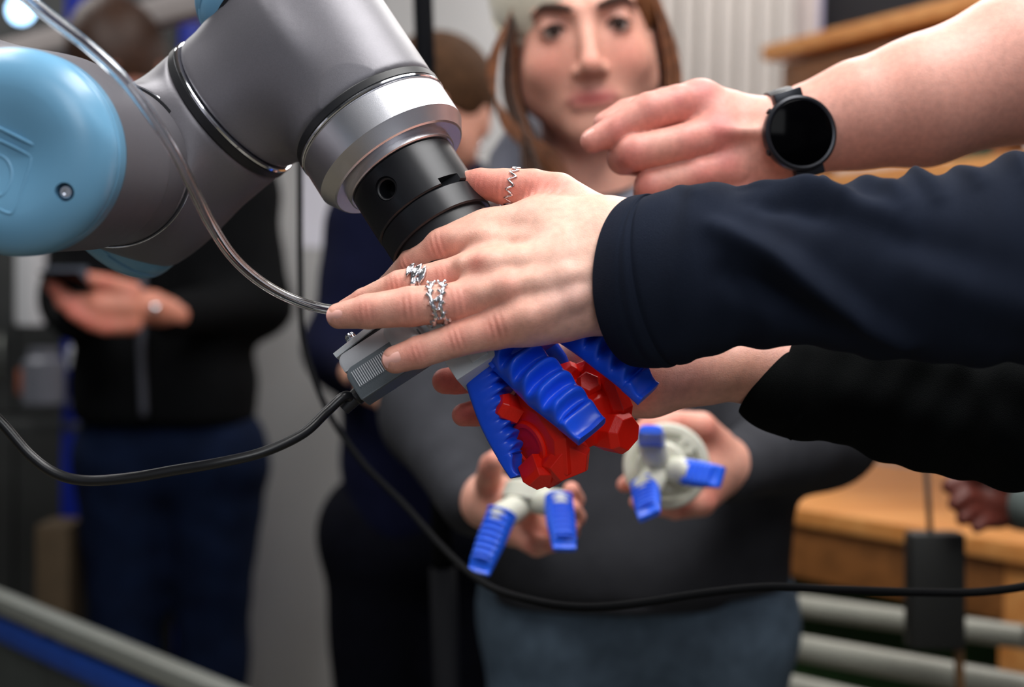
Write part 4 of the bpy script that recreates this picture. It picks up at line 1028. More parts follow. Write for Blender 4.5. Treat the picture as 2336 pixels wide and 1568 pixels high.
# pale boards with a framed dark picture, receding along the right
M_PLY = mat('pale_board', srgb(214, 200, 196), 0.6, var=0.03)
u0 = P(1800, 60, 3.72); u1 = P(2700, -60, 2.72)
d = nrm((u1 - u0) * (1, 1, 0)); nn = np.array([d[1], -d[0], 0.0]); nn = nn if nn @ (C0 - u0) > 0 else -nn
Lb = np.linalg.norm((u1 - u0) * (1, 1, 0))
brd = thing('pale_board_wall', 'pale painted board wall behind the wooden hutch at the upper right', 'partition', fl((u0 + u1) / 2))
for i in range(5):
    b = MB(); seg_box(b, fl(u0, 1.35) + d * (Lb * i / 5 + .002), fl(u0, 1.35) + d * (Lb * (i + 1) / 5 - .002), 0.02, 2.6, bev=0.002); b.build('board', M_PLY, brd, auto=30)
def on_board(px, py, off=0.011):
    pl = fl(u0) + nn * off; d0 = R @ np.array([(px - 1168) / FOC, (784 - py) / FOC, -1.0]); t = ((pl - C0) @ nn) / (d0 @ nn); return C0 + d0 * t
pic = thing('framed_picture', 'dark picture with a pale smudge in a lilac frame on the upper right board wall', 'picture', on_board(2050, 50))
A_ = on_board(1880, 74); Bq = on_board(2250, -5)
zb = A_[2]; t1 = (Bq - A_) @ d + .25; c0 = A_ + d * (t1 / 2) + nn * .012 + ZW * .150
b = MB(); b.box(c0, [d, nn, ZW], (t1 / 2, .010, .22), .003); b.build('frame', mat('lilac_frame', srgb(196, 190, 220), 0.5), pic, auto=30)
b = MB(); b.box(c0 + nn * .011 + ZW * .010, [d, nn, ZW], (t1 / 2 - .022, .003, .192), .001); b.build('picture', mat('dark_print', srgb(22, 22, 28), 0.45), pic, auto=30)
g = on_board(2010, 8, .0265); b = MB(); b.lathe(g, nn, [(0, 0), (0, .055), (.0008, .054), (.0008, 0)], 20); o = b.build('pale_print_patch', mat('pale_print', srgb(190, 198, 204), 0.5, var=0.4, vscale=30), pic)
# wooden bench with hutch
W1 = srgb(226, 160, 92); W2 = srgb(206, 134, 68)
yaw_b = math.atan2(d[1], d[0])
M_WOOD = wood('orange_bench_wood', W2, W1, (0, 0, -yaw_b), 3.0)
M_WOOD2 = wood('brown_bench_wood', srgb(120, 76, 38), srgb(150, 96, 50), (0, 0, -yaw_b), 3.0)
hut = thing('wooden_hutch', 'orange wooden shelf hutch behind the pointing forearm', 'shelf', fl(P(2050, 784, 2.6)))
a = P(1738, 122, 2.95); c = P(2700, -190, 2.05); c[2] = a[2]
d2 = nrm(c - a); n2 = np.array([d2[1], -d2[0], 0]); n2 = n2 if n2 @ (C0 - a) > 0 else -n2
a = a - n2 * .13; c = c - n2 * .13
b = MB(); seg_box(b, a, c, 0.26, 0.030); b.build('top_shelf', M_WOOD, hut, auto=30)
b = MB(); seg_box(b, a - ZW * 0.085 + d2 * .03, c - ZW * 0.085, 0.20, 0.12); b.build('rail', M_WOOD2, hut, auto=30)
for t in (0.035, 0.55, 1.0):
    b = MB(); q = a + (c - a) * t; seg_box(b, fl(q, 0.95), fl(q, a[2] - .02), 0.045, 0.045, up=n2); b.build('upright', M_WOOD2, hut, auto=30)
# the lower shelf seen between forearm and sleeve
a3 = P(1880, 445, 2.75); c3 = P(2700, 240, 2.05); c3[2] = a3[2]
b = MB(); seg_box(b, a3 + n2 * .0 - ZW * .02, c3 - ZW * .02, 0.26, 0.08); b.build('middle_shelf', M_WOOD, hut, auto=30)
o = up_box('small_tool', P(2215, 352, 2.40), (.030, .02, .016), mat('dark_green_plastic', srgb(40, 62, 48), .5)); tag(o, 'small dark green tool lying on the middle shelf of the hutch', 'tool')
# bench
e0 = P(1700, 1140, 2.42); e1 = P(2290, 1216, 2.02); e1[2] = e0[2]
db = nrm(e1 - e0); nb = np.array([db[1], -db[0], 0]); nb = nb if nb @ (C0 - e0) > 0 else -nb
bench = thing('workbench', 'orange wooden workbench with a deep front board at the lower right', 'workbench', fl((e0 + e1) / 2 - nb * .3))
e0b = e0 - db * 0.5; e1b = e1 + db * 0.25
b = MB(); m0 = (e0b + e1b) / 2 - nb * .33; b.box(m0 - ZW * .012, [db, nb, ZW], (np.linalg.norm(e1b - e0b) / 2, .34, .014), .003); b.build('bench_top', M_WOOD, bench, auto=30)
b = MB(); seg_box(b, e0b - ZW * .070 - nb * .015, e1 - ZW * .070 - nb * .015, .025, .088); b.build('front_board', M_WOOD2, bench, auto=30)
for q, w_ in ((e1 + db * .03, .075), (e0b + db * .1, .05)):
    b = MB(); seg_box(b, fl(q - nb * .03, 0), fl(q - nb * .03, e0[2] - .03), .05, w_, up=db); b.build('leg', M_WOOD, bench, auto=30)
for q in (e1b - nb * .62 - db * .08, e0b + db * .1 - nb * .62):
    b = MB(); seg_box(b, fl(q, 0), fl(q, e0[2] - .03), .05, .05, up=db); b.build('leg', M_WOOD2, bench, auto=30)
b = MB(); b.box(P(1900, 1300, 2.5) - ZW * .14, [db, nb, ZW], (0.75, .012, .21), .003); b.build('back_panel', mat('dark_green_board', srgb(30, 66, 26), .7, var=.2), bench, auto=30)
# pale tubes under the bench
M_TUBE = mat('pale_tube', srgb(150, 150, 140), 0.4, 0.1, var=.05)
rack = thing('tube_rack', 'low rack of pale tubes with dark end frames under the workbench', 'rack', fl(P(2000, 1450, 2.1)))
for (xa, ya, da, xb, yb, dbb, r_) in ((1745, 1372, 2.15, 2340, 1455, 1.9, .0165), (1755, 1466, 2.05, 2560, 1612, 1.72, .0185), (1790, 1566, 1.98, 2560, 1740, 1.66, .018)):
    b = MB(); b.tube(np.array([P(xa, ya, da), P(xb, yb, dbb)]), r_, 20); b.build('tube', M_TUBE, rack, auto=40)
for xa, ya, da in ((1752, 1372, 2.16), (2440, 1500, 1.80)):
    q = P(xa, ya, da); b = MB(); seg_box(b, fl(q, 0), fl(q, q[2] + .03), .03, .05); b.build('end_frame', M_POST, rack, auto=30)
# hanging power adapter
adp_ = thing('power_adapter', 'dark box-shaped power adapter hanging on its cord in front of the workbench', 'power adapter', P(2130, 1480, 1.72))
M_ADP = mat('adapter_black', srgb(27, 28, 27), .5, bump=.1)
q = P(2132, 1345, 1.72); b = MB(); b.box(q, [CX, CZ, CY], (.0335, .018, .070), .006); b.build('case', M_ADP, adp_, auto=35)
b = MB(); b.tube(spline([P(2100, 900, 1.80), P(2112, 1060, 1.75), P(2118, 1150, 1.725), P(2122, 1215, 1.72)], 20), .0035, 10); b.build('cord', M_ADP, adp_)
b = MB(); b.tube(spline([P(2186, 1478, 1.72), P(2190, 1560, 1.72), P(2196, 1700, 1.73)], 14), .006, 10); b.build('cord', mat('tan_cord', srgb(110, 80, 50), .6), adp_)

# aluminium table edge at lower left
r0 = P(-350, 1205, 3.0); r1 = P(640, 1612, 1.80); r1[2] = r0[2]
dr = nrm(r1 - r0); nr_ = np.array([dr[1], -dr[0], 0]); nr_ = nr_ if nr_ @ (C0 - r0) > 0 else -nr_
r0 = P(-60, 1346, 2.42); r1 = P(560, 1592, 1.76); r1 = np.array([r1[0], r1[1], r0[2]])
dr = nrm(r1 - r0); nr_ = np.array([dr[1], -dr[0], 0]); nr_ = nr_ if nr_ @ (C0 - r0) > 0 else -nr_
r0 = r0 - dr * .8; r1 = r1 + dr * .5
fr = thing('machine_guard', 'low guard with an aluminium top rail, blue strip and dark panels at the lower left', 'machine guard', fl((r0 + r1) / 2))
b = MB(); seg_box(b, r0, r1, .030, .026); b.build('top_rail', M_ALP, fr, auto=30)
b = MB(); seg_box(b, r0 - ZW * .043 + nr_ * .004, r1 - ZW * .043 + nr_ * .004, .012, .036); b.build('blue_strip', mat('bright_blue_strip', srgb(16, 62, 150), .4, var=.1), fr, auto=30)
Lg = np.linalg.norm(r1 - r0)
for i in range(4):
    b = MB(); seg_box(b, r0 + dr * (Lg * i / 4 + .004) - ZW * (.056 + .30), r0 + dr * (Lg * (i + 1) / 4 - .004) - ZW * (.056 + .30), .008, .60); b.build('panel', mat('guard_panel', srgb(52, 56, 54), .4, var=.1), fr, auto=30)
for i in range(5):
    q = r0 + dr * (Lg * i / 4 * .98 + .01); q = q - nr_ * .022; b = MB(); seg_box(b, fl(q, 0), q - ZW * .014, .028, .028, up=dr); b.build('upright', M_DARK, fr, auto=30)
# dark cabinets and blue rack far left
dc_ = thing('dark_cabinet', 'dark grey tall cabinet behind the man with the phone', 'cabinet', fl(P(250, 784, 4.3)))
a = P(-330, 784, 4.3); c = P(585, 784, 4.3); w5 = (c[0] - a[0]) / 5
boxo('carcass', (a[0], a[1] + .02, 0.05), (c[0], a[1] + .5, 2.2), M_DARK, dc_, .004)
for i in range(5):
    boxo('door', (a[0] + w5 * i + .005, a[1], .08), (a[0] + w5 * (i + 1) - .005, a[1] + .018, 2.18), M_DARK, dc_, .003)
    b = MB(); hx = a[0] + w5 * (i + 1) - .04; b.tube(np.array([(hx, a[1] - .02, 1.0), (hx, a[1] - .02, 1.14)]), .006, 8); b.build('handle', M_ALP, dc_)
boxo('plinth', (a[0] + .02, a[1] + .03, 0), (c[0] - .02, a[1] + .45, .05), M_DARK, dc_)
rk = thing('storage_rack', 'blue steel storage rack with grey beams behind the robot at the upper left', 'rack', fl(P(200, 784, 3.5)))
def post_px(x0_, y0_, x1_, y1_, D_, w_, m, name='upright', par=rk):
    b = MB(); seg_box(b, P(x0_, y0_, D_), P(x1_, y1_, D_), w_, w_, up=CZ); return b.build(name, m, par, auto=30)
qa = P(436, 784, 3.4); post_t = fl(qa, 2.4)
b = MB(); seg_box(b, fl(P(436, 30, 3.4), 0), fl(P(436, 30, 3.4), 2.4), .045, .045, up=CZ); b.build('upright', M_BLUEP, rk, auto=30)
b = MB(); seg_box(b, fl(P(168, 1000, 3.4), 0), fl(P(168, 1000, 3.4), 2.4), .045, .045, up=CZ); b.build('upright', M_BLUEP, rk, auto=30)
a = P(60, 112, 3.5); c = P(470, -42, 2.9); c[2] = a[2]
b = MB(); seg_box(b, a - (c - a) * .6, c + (c - a) * .3, .05, .055); b.build('beam', mat('grey_beam', srgb(168, 160, 158), .5), rk, auto=30)
a = P(-200, 560, 3.7); c = P(500, 520, 3.5)
b = MB(); seg_box(b, a, c, .4, .02); b.build('shelf', M_DARK, rk, auto=30)
a = P(-200, 960, 3.7); c = P(500, 960, 3.5)
b = MB(); seg_box(b, a, c, .4, .02); b.build('shelf', M_DARK, rk, auto=30)
M_WPL = mat('white_plastic', srgb(205, 208, 214), .35)
# pale pipe, jug and small pots at the left
b = MB(); q = P(70, 600, 3.3); b.lathe(fl(q, P(70, 742, 3.3)[2]), ZW, [(0, 0), (0, .030), (.01, .034), (.42, .034), (.43, .030), (.43, 0)], 32); tag(b.build('grey_canister', mat('grey_canister', srgb(235, 236, 240), .4), auto=30), 'upright pale grey canister below the blue joint cap at the left edge', 'canister')
def jug(px, py, D_, r_, h_, lab, m=M_WPL):
    q = P(px, py, D_); t = thing('plastic_jar', lab, 'jar', q - ZW * h_ / 2, 'small white jars on the rack')
    b = MB(); b.lathe(q - ZW * h_ / 2, ZW, [(0, 0), (0, r_ * .95), (.004, r_), (h_ * .75, r_), (h_ * .85, r_ * .7), (h_ * .86, 0)], 28); b.build('jar', m, t, auto=30)
    b = MB(); b.lathe(q + ZW * h_ * .36, ZW, [(0, 0), (0, r_ * .72), (h_ * .14, r_ * .72), (h_ * .14, 0)], 28); b.build('lid', m, t, auto=30)
jug(100, 858, 3.3, .048, .13, 'largest white jar left of the blue rack post', mat('greyish_plastic', srgb(112, 114, 124), .4))
jug(176, 812, 3.2, .022, .055, 'upper small white jar by the blue rack post')
jug(178, 905, 3.2, .018, .040, 'small white jar by the blue rack post, just above the jeans')
jug(183, 1068, 3.2, .016, .036, 'lowest small white jar by the blue rack post')
q_ = P(140, 1190, 2.95); o = up_box('cardboard_carton', fl(q_), (.034, .06, q_[2] / 2), mat('cardboard', srgb(70, 56, 38), .8, var=.1), bev=.004, base=True); tag(o, 'tall narrow brown cardboard carton behind the aluminium rail', 'carton')
o = up_box('orange_box', P(62, 870, 3.45), (.016, .03, .03), mat('orange_box', srgb(150, 80, 52), .6), bev=.003); tag(o, 'small orange box beside the largest white jar', 'box')
o = up_box('blue_bin', P(440, 1400, 3.3), (.030, .05, .19), mat('blue_bin', srgb(40, 80, 150), .5), bev=.01); tag(o, 'narrow blue bin seen between the legs of the man with the phone', 'bin')
# bright little work lamp at the upper left
wl = thing('work_lamp', 'small glowing blue-white lamp at the upper left corner', 'lamp', P(50, 30, 3.5))
b = MB(); b.lathe(P(50, 24, 3.5), CZ, [(-.02, 0), (-.02, .030), (.0, .040), (.004, .038), (.004, 0)], 32); b.build('shade', M_DARK, wl, auto=30)
b = MB(); b.lathe(P(50, 24, 3.5) + CZ * .005, CZ, [(0, 0), (0, .033), (.006, .028), (.009, 0)], 32); b.build('bulb', mat('lamp_glow', srgb(170, 215, 255), .3, emit=5.0), wl)
b = MB(); b.tube(np.array([P(50, 24, 3.5) - CZ * .02, P(44, -120, 3.52)]), .008, 10); b.build('arm', M_DARK, wl)

# =================================================================== PEOPLE BEHIND
def capsules(*c): return [('cone', np.array(a, float), np.array(b, float), ra, rb) for a, b, ra, rb in c]
def limb_mesh(name, prs, m, parent, vox=0.008, k=0.04, wr=0.0, seed=0, sm=2, zmin=None):
    F = torso_field(prs, vox, k)
    if wr:
        rs = np.random.RandomState(seed); X, Y, Z_ = F.ax[0][:, None, None], F.ax[1][None, :, None], F.ax[2][None, None, :]
        for _ in range(7):
            kx, ky, kz = rs.normal(0, 1, 3) * (14, 14, 26); F.v += (wr * np.sin(kx * X + ky * Y + kz * Z_ + rs.uniform(0, 6))).astype(np.float32)
    if zmin is not None: F.v = np.maximum(F.v, (zmin - F.ax[2])[None, None, :].astype(np.float32))
    V, Q = nets(F, sm); return mesh(name, V, Q, m, parent)
def hair_cap(name, c, ax, s, m, parent, cut_face=True, vox=0.005, low=0.0, cutc=(0, -.035, .085), cutr=(.066, .085, .07)):
    rt, up, fw = ax; q = lambda x, y, z: c + rt * x * s + up * y * s + fw * z * s; A = [rt, up, fw]
    F = Field(c - .19 * s, c + .19 * s, vox)
    f_add(F, ('ell', q(0, .035 - low, -.016), A, (.085 * s, (.092 + low) * s, .102 * s)), 0)
    if cut_face: f_add(F, ('ell', q(*cutc), A, tuple(v * s for v in cutr)), .015, sub=True)
    V, Q = nets(F, 1); return mesh(name, V, Q, m, parent)

# ---- woman with the cream beanie
pW = thing('person', 'person in a cream beanie and charcoal hoodie holding two small grippers, looking at the camera', 'person', fl(P(1440, 784, 1.66)))
SK_W2 = np.array(srgb(228, 168, 148)[:3])
hc_ = P(1328, 84, 1.575)
Hd = head_neck(hc_, W((0.0, -0.10, 1.0)), W((-0.11, 1.0, 0.05)), 1.04, 0.0025, base=SK_W2, neck=.17)
qh, axh = Hd[3], Hd[4]
# hands
rw_palm = [[(1035, 1130, 1.40, 42), (1110, 1150, 1.33, 46), (1180, 1180, 1.30, 56), (1240, 1190, 1.29, 48)], [(1120, 1120, 1.33, 40), (1150, 1150, 1.30, 45)]]
rw_f = [[(1130, 1140, 1.32, 34), (1112, 1100, 1.29, 30), (1122, 1062, 1.265, 29), (1132, 1050, 1.255, 25)],
        [(1250, 1170, 1.29, 30), (1300, 1165, 1.29, 24), (1312, 1140, 1.26, 22), (1303, 1118, 1.24, 20)],
        [(1240, 1200, 1.285, 30), (1298, 1200, 1.27, 24), (1315, 1180, 1.25, 22), (1306, 1160, 1.235, 20)],
        [(1215, 1215, 1.28, 32), (1270, 1225, 1.27, 25), (1300, 1215, 1.25, 22), (1305, 1200, 1.24, 19)],
        [(1180, 1215, 1.28, 32), (1225, 1248, 1.26, 24), (1262, 1240, 1.245, 20), (1275, 1228, 1.24, 18)]]
rV, rQ, rT, rC = make_hand(rw_palm, rw_f, vox=.0022, crease=0, base=SK_W2, smooth=1, k_palm=.02)
lw_palm = [[(1688, 1068, 1.342, 42), (1660, 1070, 1.33, 50), (1590, 1080, 1.31, 62), (1545, 1090, 1.30, 50)], [(1640, 1040, 1.32, 46), (1580, 1020, 1.31, 46)]]
lw_f = [[(1630, 1010, 1.31, 40), (1600, 975, 1.29, 35), (1540, 966, 1.28, 30), (1480, 975, 1.275, 26), (1462, 985, 1.272, 22)],
        [(1590, 1010, 1.315, 38), (1540, 985, 1.315, 30), (1470, 995, 1.31, 26), (1440, 1010, 1.305, 22)],
        [(1560, 1080, 1.315, 36), (1490, 1080, 1.315, 26), (1440, 1098, 1.30, 22), (1424, 1106, 1.29, 18)],
        [(1570, 1110, 1.31, 38), (1530, 1140, 1.29, 30), (1480, 1150, 1.28, 24), (1455, 1146, 1.272, 20)],
        [(1620, 1110, 1.31, 42), (1600, 1145, 1.29, 34), (1540, 1160, 1.27, 27), (1505, 1156, 1.262, 22)]]
qV, qQ, qT, qC = make_hand(lw_palm, lw_f, vox=.0022, crease=0, base=SK_W2, smooth=1, k_palm=.02)
V, Q, T = join([Hd[:3], (rV, rQ, rT), (qV, qQ, qT)])
mesh('body', V, Q, M_SKIN, pW, tint=T)
face_bits(qh, axh, pW, 1.04, (0.02, -0.05))
M_HAIR = mat('chestnut_hair', srgb(112, 68, 40), 0.42, var=.35, vscale=90, bump=.5, bscale=400)
M_HAIRD = mat('dark_brown_hair', srgb(60, 38, 26), 0.5, var=.35, vscale=90, bump=.5, bscale=400)
hair_cap('hair', hc_, axh, 1.05, M_HAIR, pW, vox=.004, cutc=(0, -.040, .080), cutr=(.0665, .098, .085))
rs = np.random.RandomState(4); b = MB(); b2 = MB()
for side, N_ in ((-1, 70), (1, 60)):
    for i in range(N_):
        f0 = rs.uniform(-.03, .045); dx = rs.uniform(0, .016); r_ = rs.uniform(.0014, .0030)
        if side < 0: pts = [qh(-.064, .05, f0), qh(-.070 - dx * .7, .0, f0 + .006), qh(-.072 - dx * 1.1, -.055, f0 + .01), qh(-.062 - dx, -.105, f0 + .02), qh(-.040 - dx * 2.2 + rs.uniform(-.008, .008), -.165, f0 + .035), qh(-.020 - dx * 3.2, -.23 + rs.uniform(-.03, .03), f0 + .05)]
        else: pts = [qh(.074, .05, f0 - .02), qh(.080 + dx * .6, .0, f0 - .014), qh(.082 + dx, -.05, f0 - .008), qh(.074 + dx, -.10, f0), qh(.066 + dx, -.16, f0), qh(.060 + dx, -.22, f0)]
        (b if i % 3 else b2).tube(spline(pts, 18), np.interp(np.arange(18), [0, 3, 13, 17], [r_, r_, r_ * .8, r_ * .2]), 6)
for i in range(10):   # loose wisps
    pts = [qh(-.072, .03, .05), qh(-.094 - i * .0012, -.03, .055), qh(-.096 + i * .0015, -.085, .06), qh(-.066 + i * .003, -.125, .06), qh(-.05 + i * .002, -.17, .06)]
    b.tube(spline(pts, 16), .0009, 5)
tag(b.build('hair_strands', M_HAIR, pW), kind='stuff'); tag(b2.build('hair_strands', M_HAIRD, pW), kind='stuff')
# beanie
rt, up, fw = axh; V = []; nseg = 72; nr2 = 34
M_BEAN = mat('cream_knit', srgb(226, 218, 198), .9, var=.08, vscale=120, bump=.6, bscale=300, sheen=.3)
b = MB(); tilt = nrm(up + fw * 0.75 - rt * 0.22); rr1 = nrm(np.cross(tilt, fw)); ff = np.cross(rr1, tilt)
cb = qh(-.004, .040, -.020); prof = [(-.030, .085), (-.034, .088), (-.030, .092), (.008, .095), (.014, .093), (.014, .0915)] + [(.014 + .105 * math.sin(a), .0935 * math.cos(a)) for a in np.linspace(.05, 1.5, 14)] + [(.12, 0)]
for x_, r_ in prof:
    for j in range(nseg):
        th = 2 * PI * j / nseg; kn = 1 + .008 * (j % 2); V.append(cb + tilt * x_ + (rr1 * math.cos(th) * .98 + ff * math.sin(th) * 1.10) * r_ * kn)
idx = np.arange(len(prof) * nseg).reshape(len(prof), nseg)
Fq = np.stack([idx[:-1], np.roll(idx[:-1], -1, 1), np.roll(idx[1:], -1, 1), idx[1:]], -1).reshape(-1, 4)
b.add(np.array(V), Fq); b.build('beanie', M_BEAN, pW)
# hoodie and jeans
M_HOOD = mat('charcoal_hoodie', srgb(56, 57, 62), .9, spec=0.1, var=.15, vscale=25, bump=.6, bscale=900)
M_JEAN = mat('blue_grey_denim', srgb(88, 104, 120), .85, spec=0.1, var=.2, vscale=40, bump=.5, bscale=900)
sR = P(1170, 560, 1.66); sL = P(1720, 560, 1.68); nk = P(1400, 370, 1.66)
tor = capsules((P(1240, 640, 1.66), P(1650, 640, 1.68), .095, .095), (P(1290, 650, 1.64), P(1300, 1200, 1.62), .10, .090), (P(1600, 650, 1.66), P(1610, 1200, 1.64), .10, .092), (P(1440, 650, 1.62), P(1455, 1200, 1.60), .105, .10),
               (P(1420, 580, 1.70), P(1430, 620, 1.68), .075, .10), (P(1290, 1180, 1.62), P(1285, 1480, 1.64), .088, .086), (P(1600, 1180, 1.64), P(1625, 1480, 1.66), .090, .088), (P(1450, 1250, 1.6), P(1455, 1480, 1.62), .10, .098),
               (sR, P(985, 940, 1.60), .068, .052), (P(985, 940, 1.60), P(1085, 1140, 1.36), .050, .034), (sL, P(1890, 985, 1.60), .068, .055), (P(1890, 985, 1.60), P(1672, 1068, 1.335), .054, .036))
limb_mesh('hoodie', tor, M_HOOD, pW, .007, .05, .0014, 2, zmin=P(1455, 1372, 1.55)[2])
b = MB(); pts = spline([P(1185, 365, 1.63), P(1205, 450, 1.59), P(1320, 540, 1.56), P(1440, 520, 1.55), P(1540, 440, 1.59), P(1590, 350, 1.66), P(1540, 310, 1.74), P(1350, 300, 1.77), P(1210, 310, 1.71)], 60)
b.tube(pts, .036, 20, closed=True); b.build('hood', mat('grey_hood', srgb(98, 100, 114), .9, var=.1, bump=.5, bscale=600, sheen=.2), pW)
b = MB(); b.tube(spline([P(1440, 520, 1.53), P(1455, 900, 1.50), P(1465, 1200, 1.50), P(1468, 1360, 1.505)], 30), .004, 8); b.build('zip', MATS['post_black'], pW)
b = MB(); b.tube(spline([P(1118, 1352, 1.66), P(1180, 1366, 1.575), P(1300, 1376, 1.54), P(1455, 1380, 1.515), P(1620, 1372, 1.56), P(1740, 1362, 1.60), P(1792, 1352, 1.67), P(1620, 1320, 1.76), P(1455, 1310, 1.78), P(1280, 1315, 1.76)], 60), .012, 10, closed=True); b.build('hem_band', M_HOOD, pW)
def leg_pair(cen, xs, z0, r0_, m, parent, yy=0.0, seed=1):
    prs = capsules((cen + CX * xs * -1 + ZW * z0, cen + CX * xs + ZW * z0, r0_ * 1.1, r0_ * 1.1))
    for s_ in (-1, 1): prs += capsules((cen + CX * xs * s_ + ZW * (z0 - .04), cen + CX * xs * s_ * 1.05 + ZW * .50, r0_, r0_ * .68), (cen + CX * xs * s_ * 1.05 + ZW * .50, cen + CX * xs * s_ * 1.1 + ZW * .11, r0_ * .68, r0_ * .5))
    limb_mesh('jeans', prs, m, parent, .009, .03, .0012, seed)
    for s_ in (-1, 1):
        b = MB(); b.box(cen + CX * xs * s_ * 1.1 + ZW * .045 - np.array([0, .05, 0]), np.eye(3), (.045, .13, .045), .028); b.build('shoe', MATS['dark_shoe'], parent, auto=40)
leg_pair(fl(P(1455, 1300, 1.66)), .082, .90, .098, M_JEAN, pW)

# ---- the two hand-held grippers
def small_gripper(lab, c, axis, upv, tips, sc_=1.0, rad=.026):
    g = thing('small_gripper', lab, 'gripper', c)
    a = nrm(axis); u = nrm(upv - a * (upv @ a)); 
    M_BEI = mat('cream_plastic', srgb(214, 214, 200), .45, sss=.1)
    b = MB(); b.lathe(c - a * .012, a, [(0, 0), (0, .020), (.003, .023), (.016, .023), (.018, .021), (.018, .007), (.010, .006), (.010, 0)], 40); b.build('hub', M_BEI, g, auto=30)
    b = MB(); b.lathe(c + a * -.0016, a, [(0, 0), (0, .0045), (.0008, .0045), (.0008, 0)], 20); b.build('centre_hole', MATS['post_black'], g)
    for f in tips:
        base, tip, gr, w_, h_ = f; d = nrm(base - c); L = np.linalg.norm(base - c)
        F = Field(np.minimum(c, base) - .03, np.maximum(c, base) + .03, .0016)
        f_add(F, ('cone', c + d * .012, base, .0115, .0125), 0); Vv, Qq = nets(F, 1); mesh('hub_arm', Vv, Qq, M_BEI, g)
        soft_finger(base - nrm(tip - base) * .004, tip, gr, w_, w_, w_ * .8, h_, h_ * .55, 8, 0.0, .22).build('soft_finger', mat('soft_blue_silicone_light', srgb(40, 104, 245), 0.36, coat=0.1, sss=0.1), g, auto=60)
    return g
c1 = P(1205, 1140, 1.245)
small_gripper('small cream gripper with blue fingers pointing down, lower of the two hand-held ones', c1, W((-.25, -.9, .35)), CZ,
    [(P(1145, 1180, 1.215), P(1092, 1308, 1.195), W((-.5, .1, .9)), .026, .013), (P(1273, 1150, 1.215), P(1288, 1256, 1.185), W((.2, .0, 1)), .025, .013), (P(1215, 1122, 1.285), P(1205, 1190, 1.32), W((0, .3, -1)), .023, .012)])
c2 = P(1508, 1068, 1.235)
g2 = small_gripper('small cream gripper facing the camera, blue fingers spread, held beside the zip', c2, W((-.10, .0, 1)), CY,
    [(P(1486, 1015, 1.215), P(1484, 985, 1.150), W((0, 1, .3)), .023, .013), (P(1560, 1078, 1.222), P(1648, 1090, 1.190), W((0, .25, 1)), .023, .010), (P(1474, 1118, 1.215), P(1482, 1180, 1.175), W((-.2, -.1, 1)), .024, .012)])
b = MB(); b.lathe(P(1520, 1062, 1.262), W((-.10, .0, 1)), [(0, 0), (0, .036), (.002, .038), (.008, .038), (.010, .036), (.010, .030), (.006, .028), (.006, 0)], 48); b.build('mounting_plate', MATS['cream_plastic'], g2, auto=30)
for dx_, dy_ in ((45, -45), (-48, 12), (48, 30)):
    b = MB(); b.lathe(P(1520 + dx_, 1062 + dy_, 1.252), W((-.10, .0, 1)), [(0, 0), (0, .008), (.003, .008), (.003, .003), (.001, .003), (.001, 0)], 20); b.build('bolt_boss', MATS['cream_plastic'], g2, auto=30)

# ---- person in navy behind the flange
pN = thing('person', 'person in navy with brown hair and an earring, half hidden behind the metal flange', 'person', fl(P(930, 784, 2.28)))
hn_ = P(992, 262, 2.28)
HN = head_neck(hn_, W((-.42, -.15, .9)), ZW, 1.06, .004, base=np.array(srgb(206, 150, 130)[:3]), neck=.15)
n_palm = [[(800, 850, 2.05, 26), (850, 890, 2.02, 30), (888, 908, 2.0, 34)]]
n_f = [[(890, 890, 2.0, 18), (925, 905, 1.99, 14), (940, 925, 1.985, 12)], [(890, 905, 1.995, 18), (922, 925, 1.99, 14), (935, 945, 1.985, 12)], [(888, 920, 1.99, 18), (912, 942, 1.985, 14), (922, 958, 1.98, 12)],
       [(880, 930, 1.99, 17), (900, 950, 1.985, 13), (905, 965, 1.98, 11)], [(870, 880, 1.99, 16), (900, 870, 1.98, 13), (918, 872, 1.975, 11)]]
nV, nQ, nT, _c = make_hand(n_palm, n_f, vox=.003, crease=0, base=np.array(srgb(214, 160, 136)[:3]))
V, Q, T = join([HN[:3], (nV, nQ, nT)]); mesh('body', V, Q, M_SKIN, pN, tint=T); face_bits(HN[3], HN[4], pN, 1.06)
hair_cap('hair', hn_, HN[4], 1.06, mat('light_brown_hair', srgb(70, 48, 32), .85, spec=.15, var=.35, vscale=80, bump=.5, bscale=300), pN, cutc=(-.010, -.055, .085), cutr=(.066, .092, .080))
b = MB(); b.lathe(P(1098, 335, 2.22), CZ, [(0, 0), (0, .0045), (.003, .0035), (.004, 0)], 16); b.build('earring', MATS['polished_steel'], pN)
M_NV2 = mat('navy_sweater', srgb(14, 17, 40), .9, spec=0.1, var=.15, bump=.5, bscale=600)
tor = capsules((P(880, 520, 2.30), P(1080, 520, 2.34), .09, .09), (P(910, 560, 2.3), P(915, 1150, 2.28), .10, .095), (P(1030, 560, 2.33), P(1030, 1150, 2.31), .10, .095), (P(1000, 420, 2.32), P(985, 520, 2.3), .065, .10),
               (P(855, 540, 2.28), P(775, 800, 2.22), .065, .05), (P(775, 800, 2.22), P(840, 875, 2.04), .048, .03), (P(1100, 540, 2.36), P(1150, 850, 2.36), .065, .05))
limb_mesh('sweater', tor, M_NV2, pN, .009, .05, .0012, 5)
leg_pair(fl(P(975, 1200, 2.3)), .075, .88, .095, mat('dark_navy_jeans', srgb(10, 11, 20), .9, spec=0.1, var=.2), pN, seed=3)

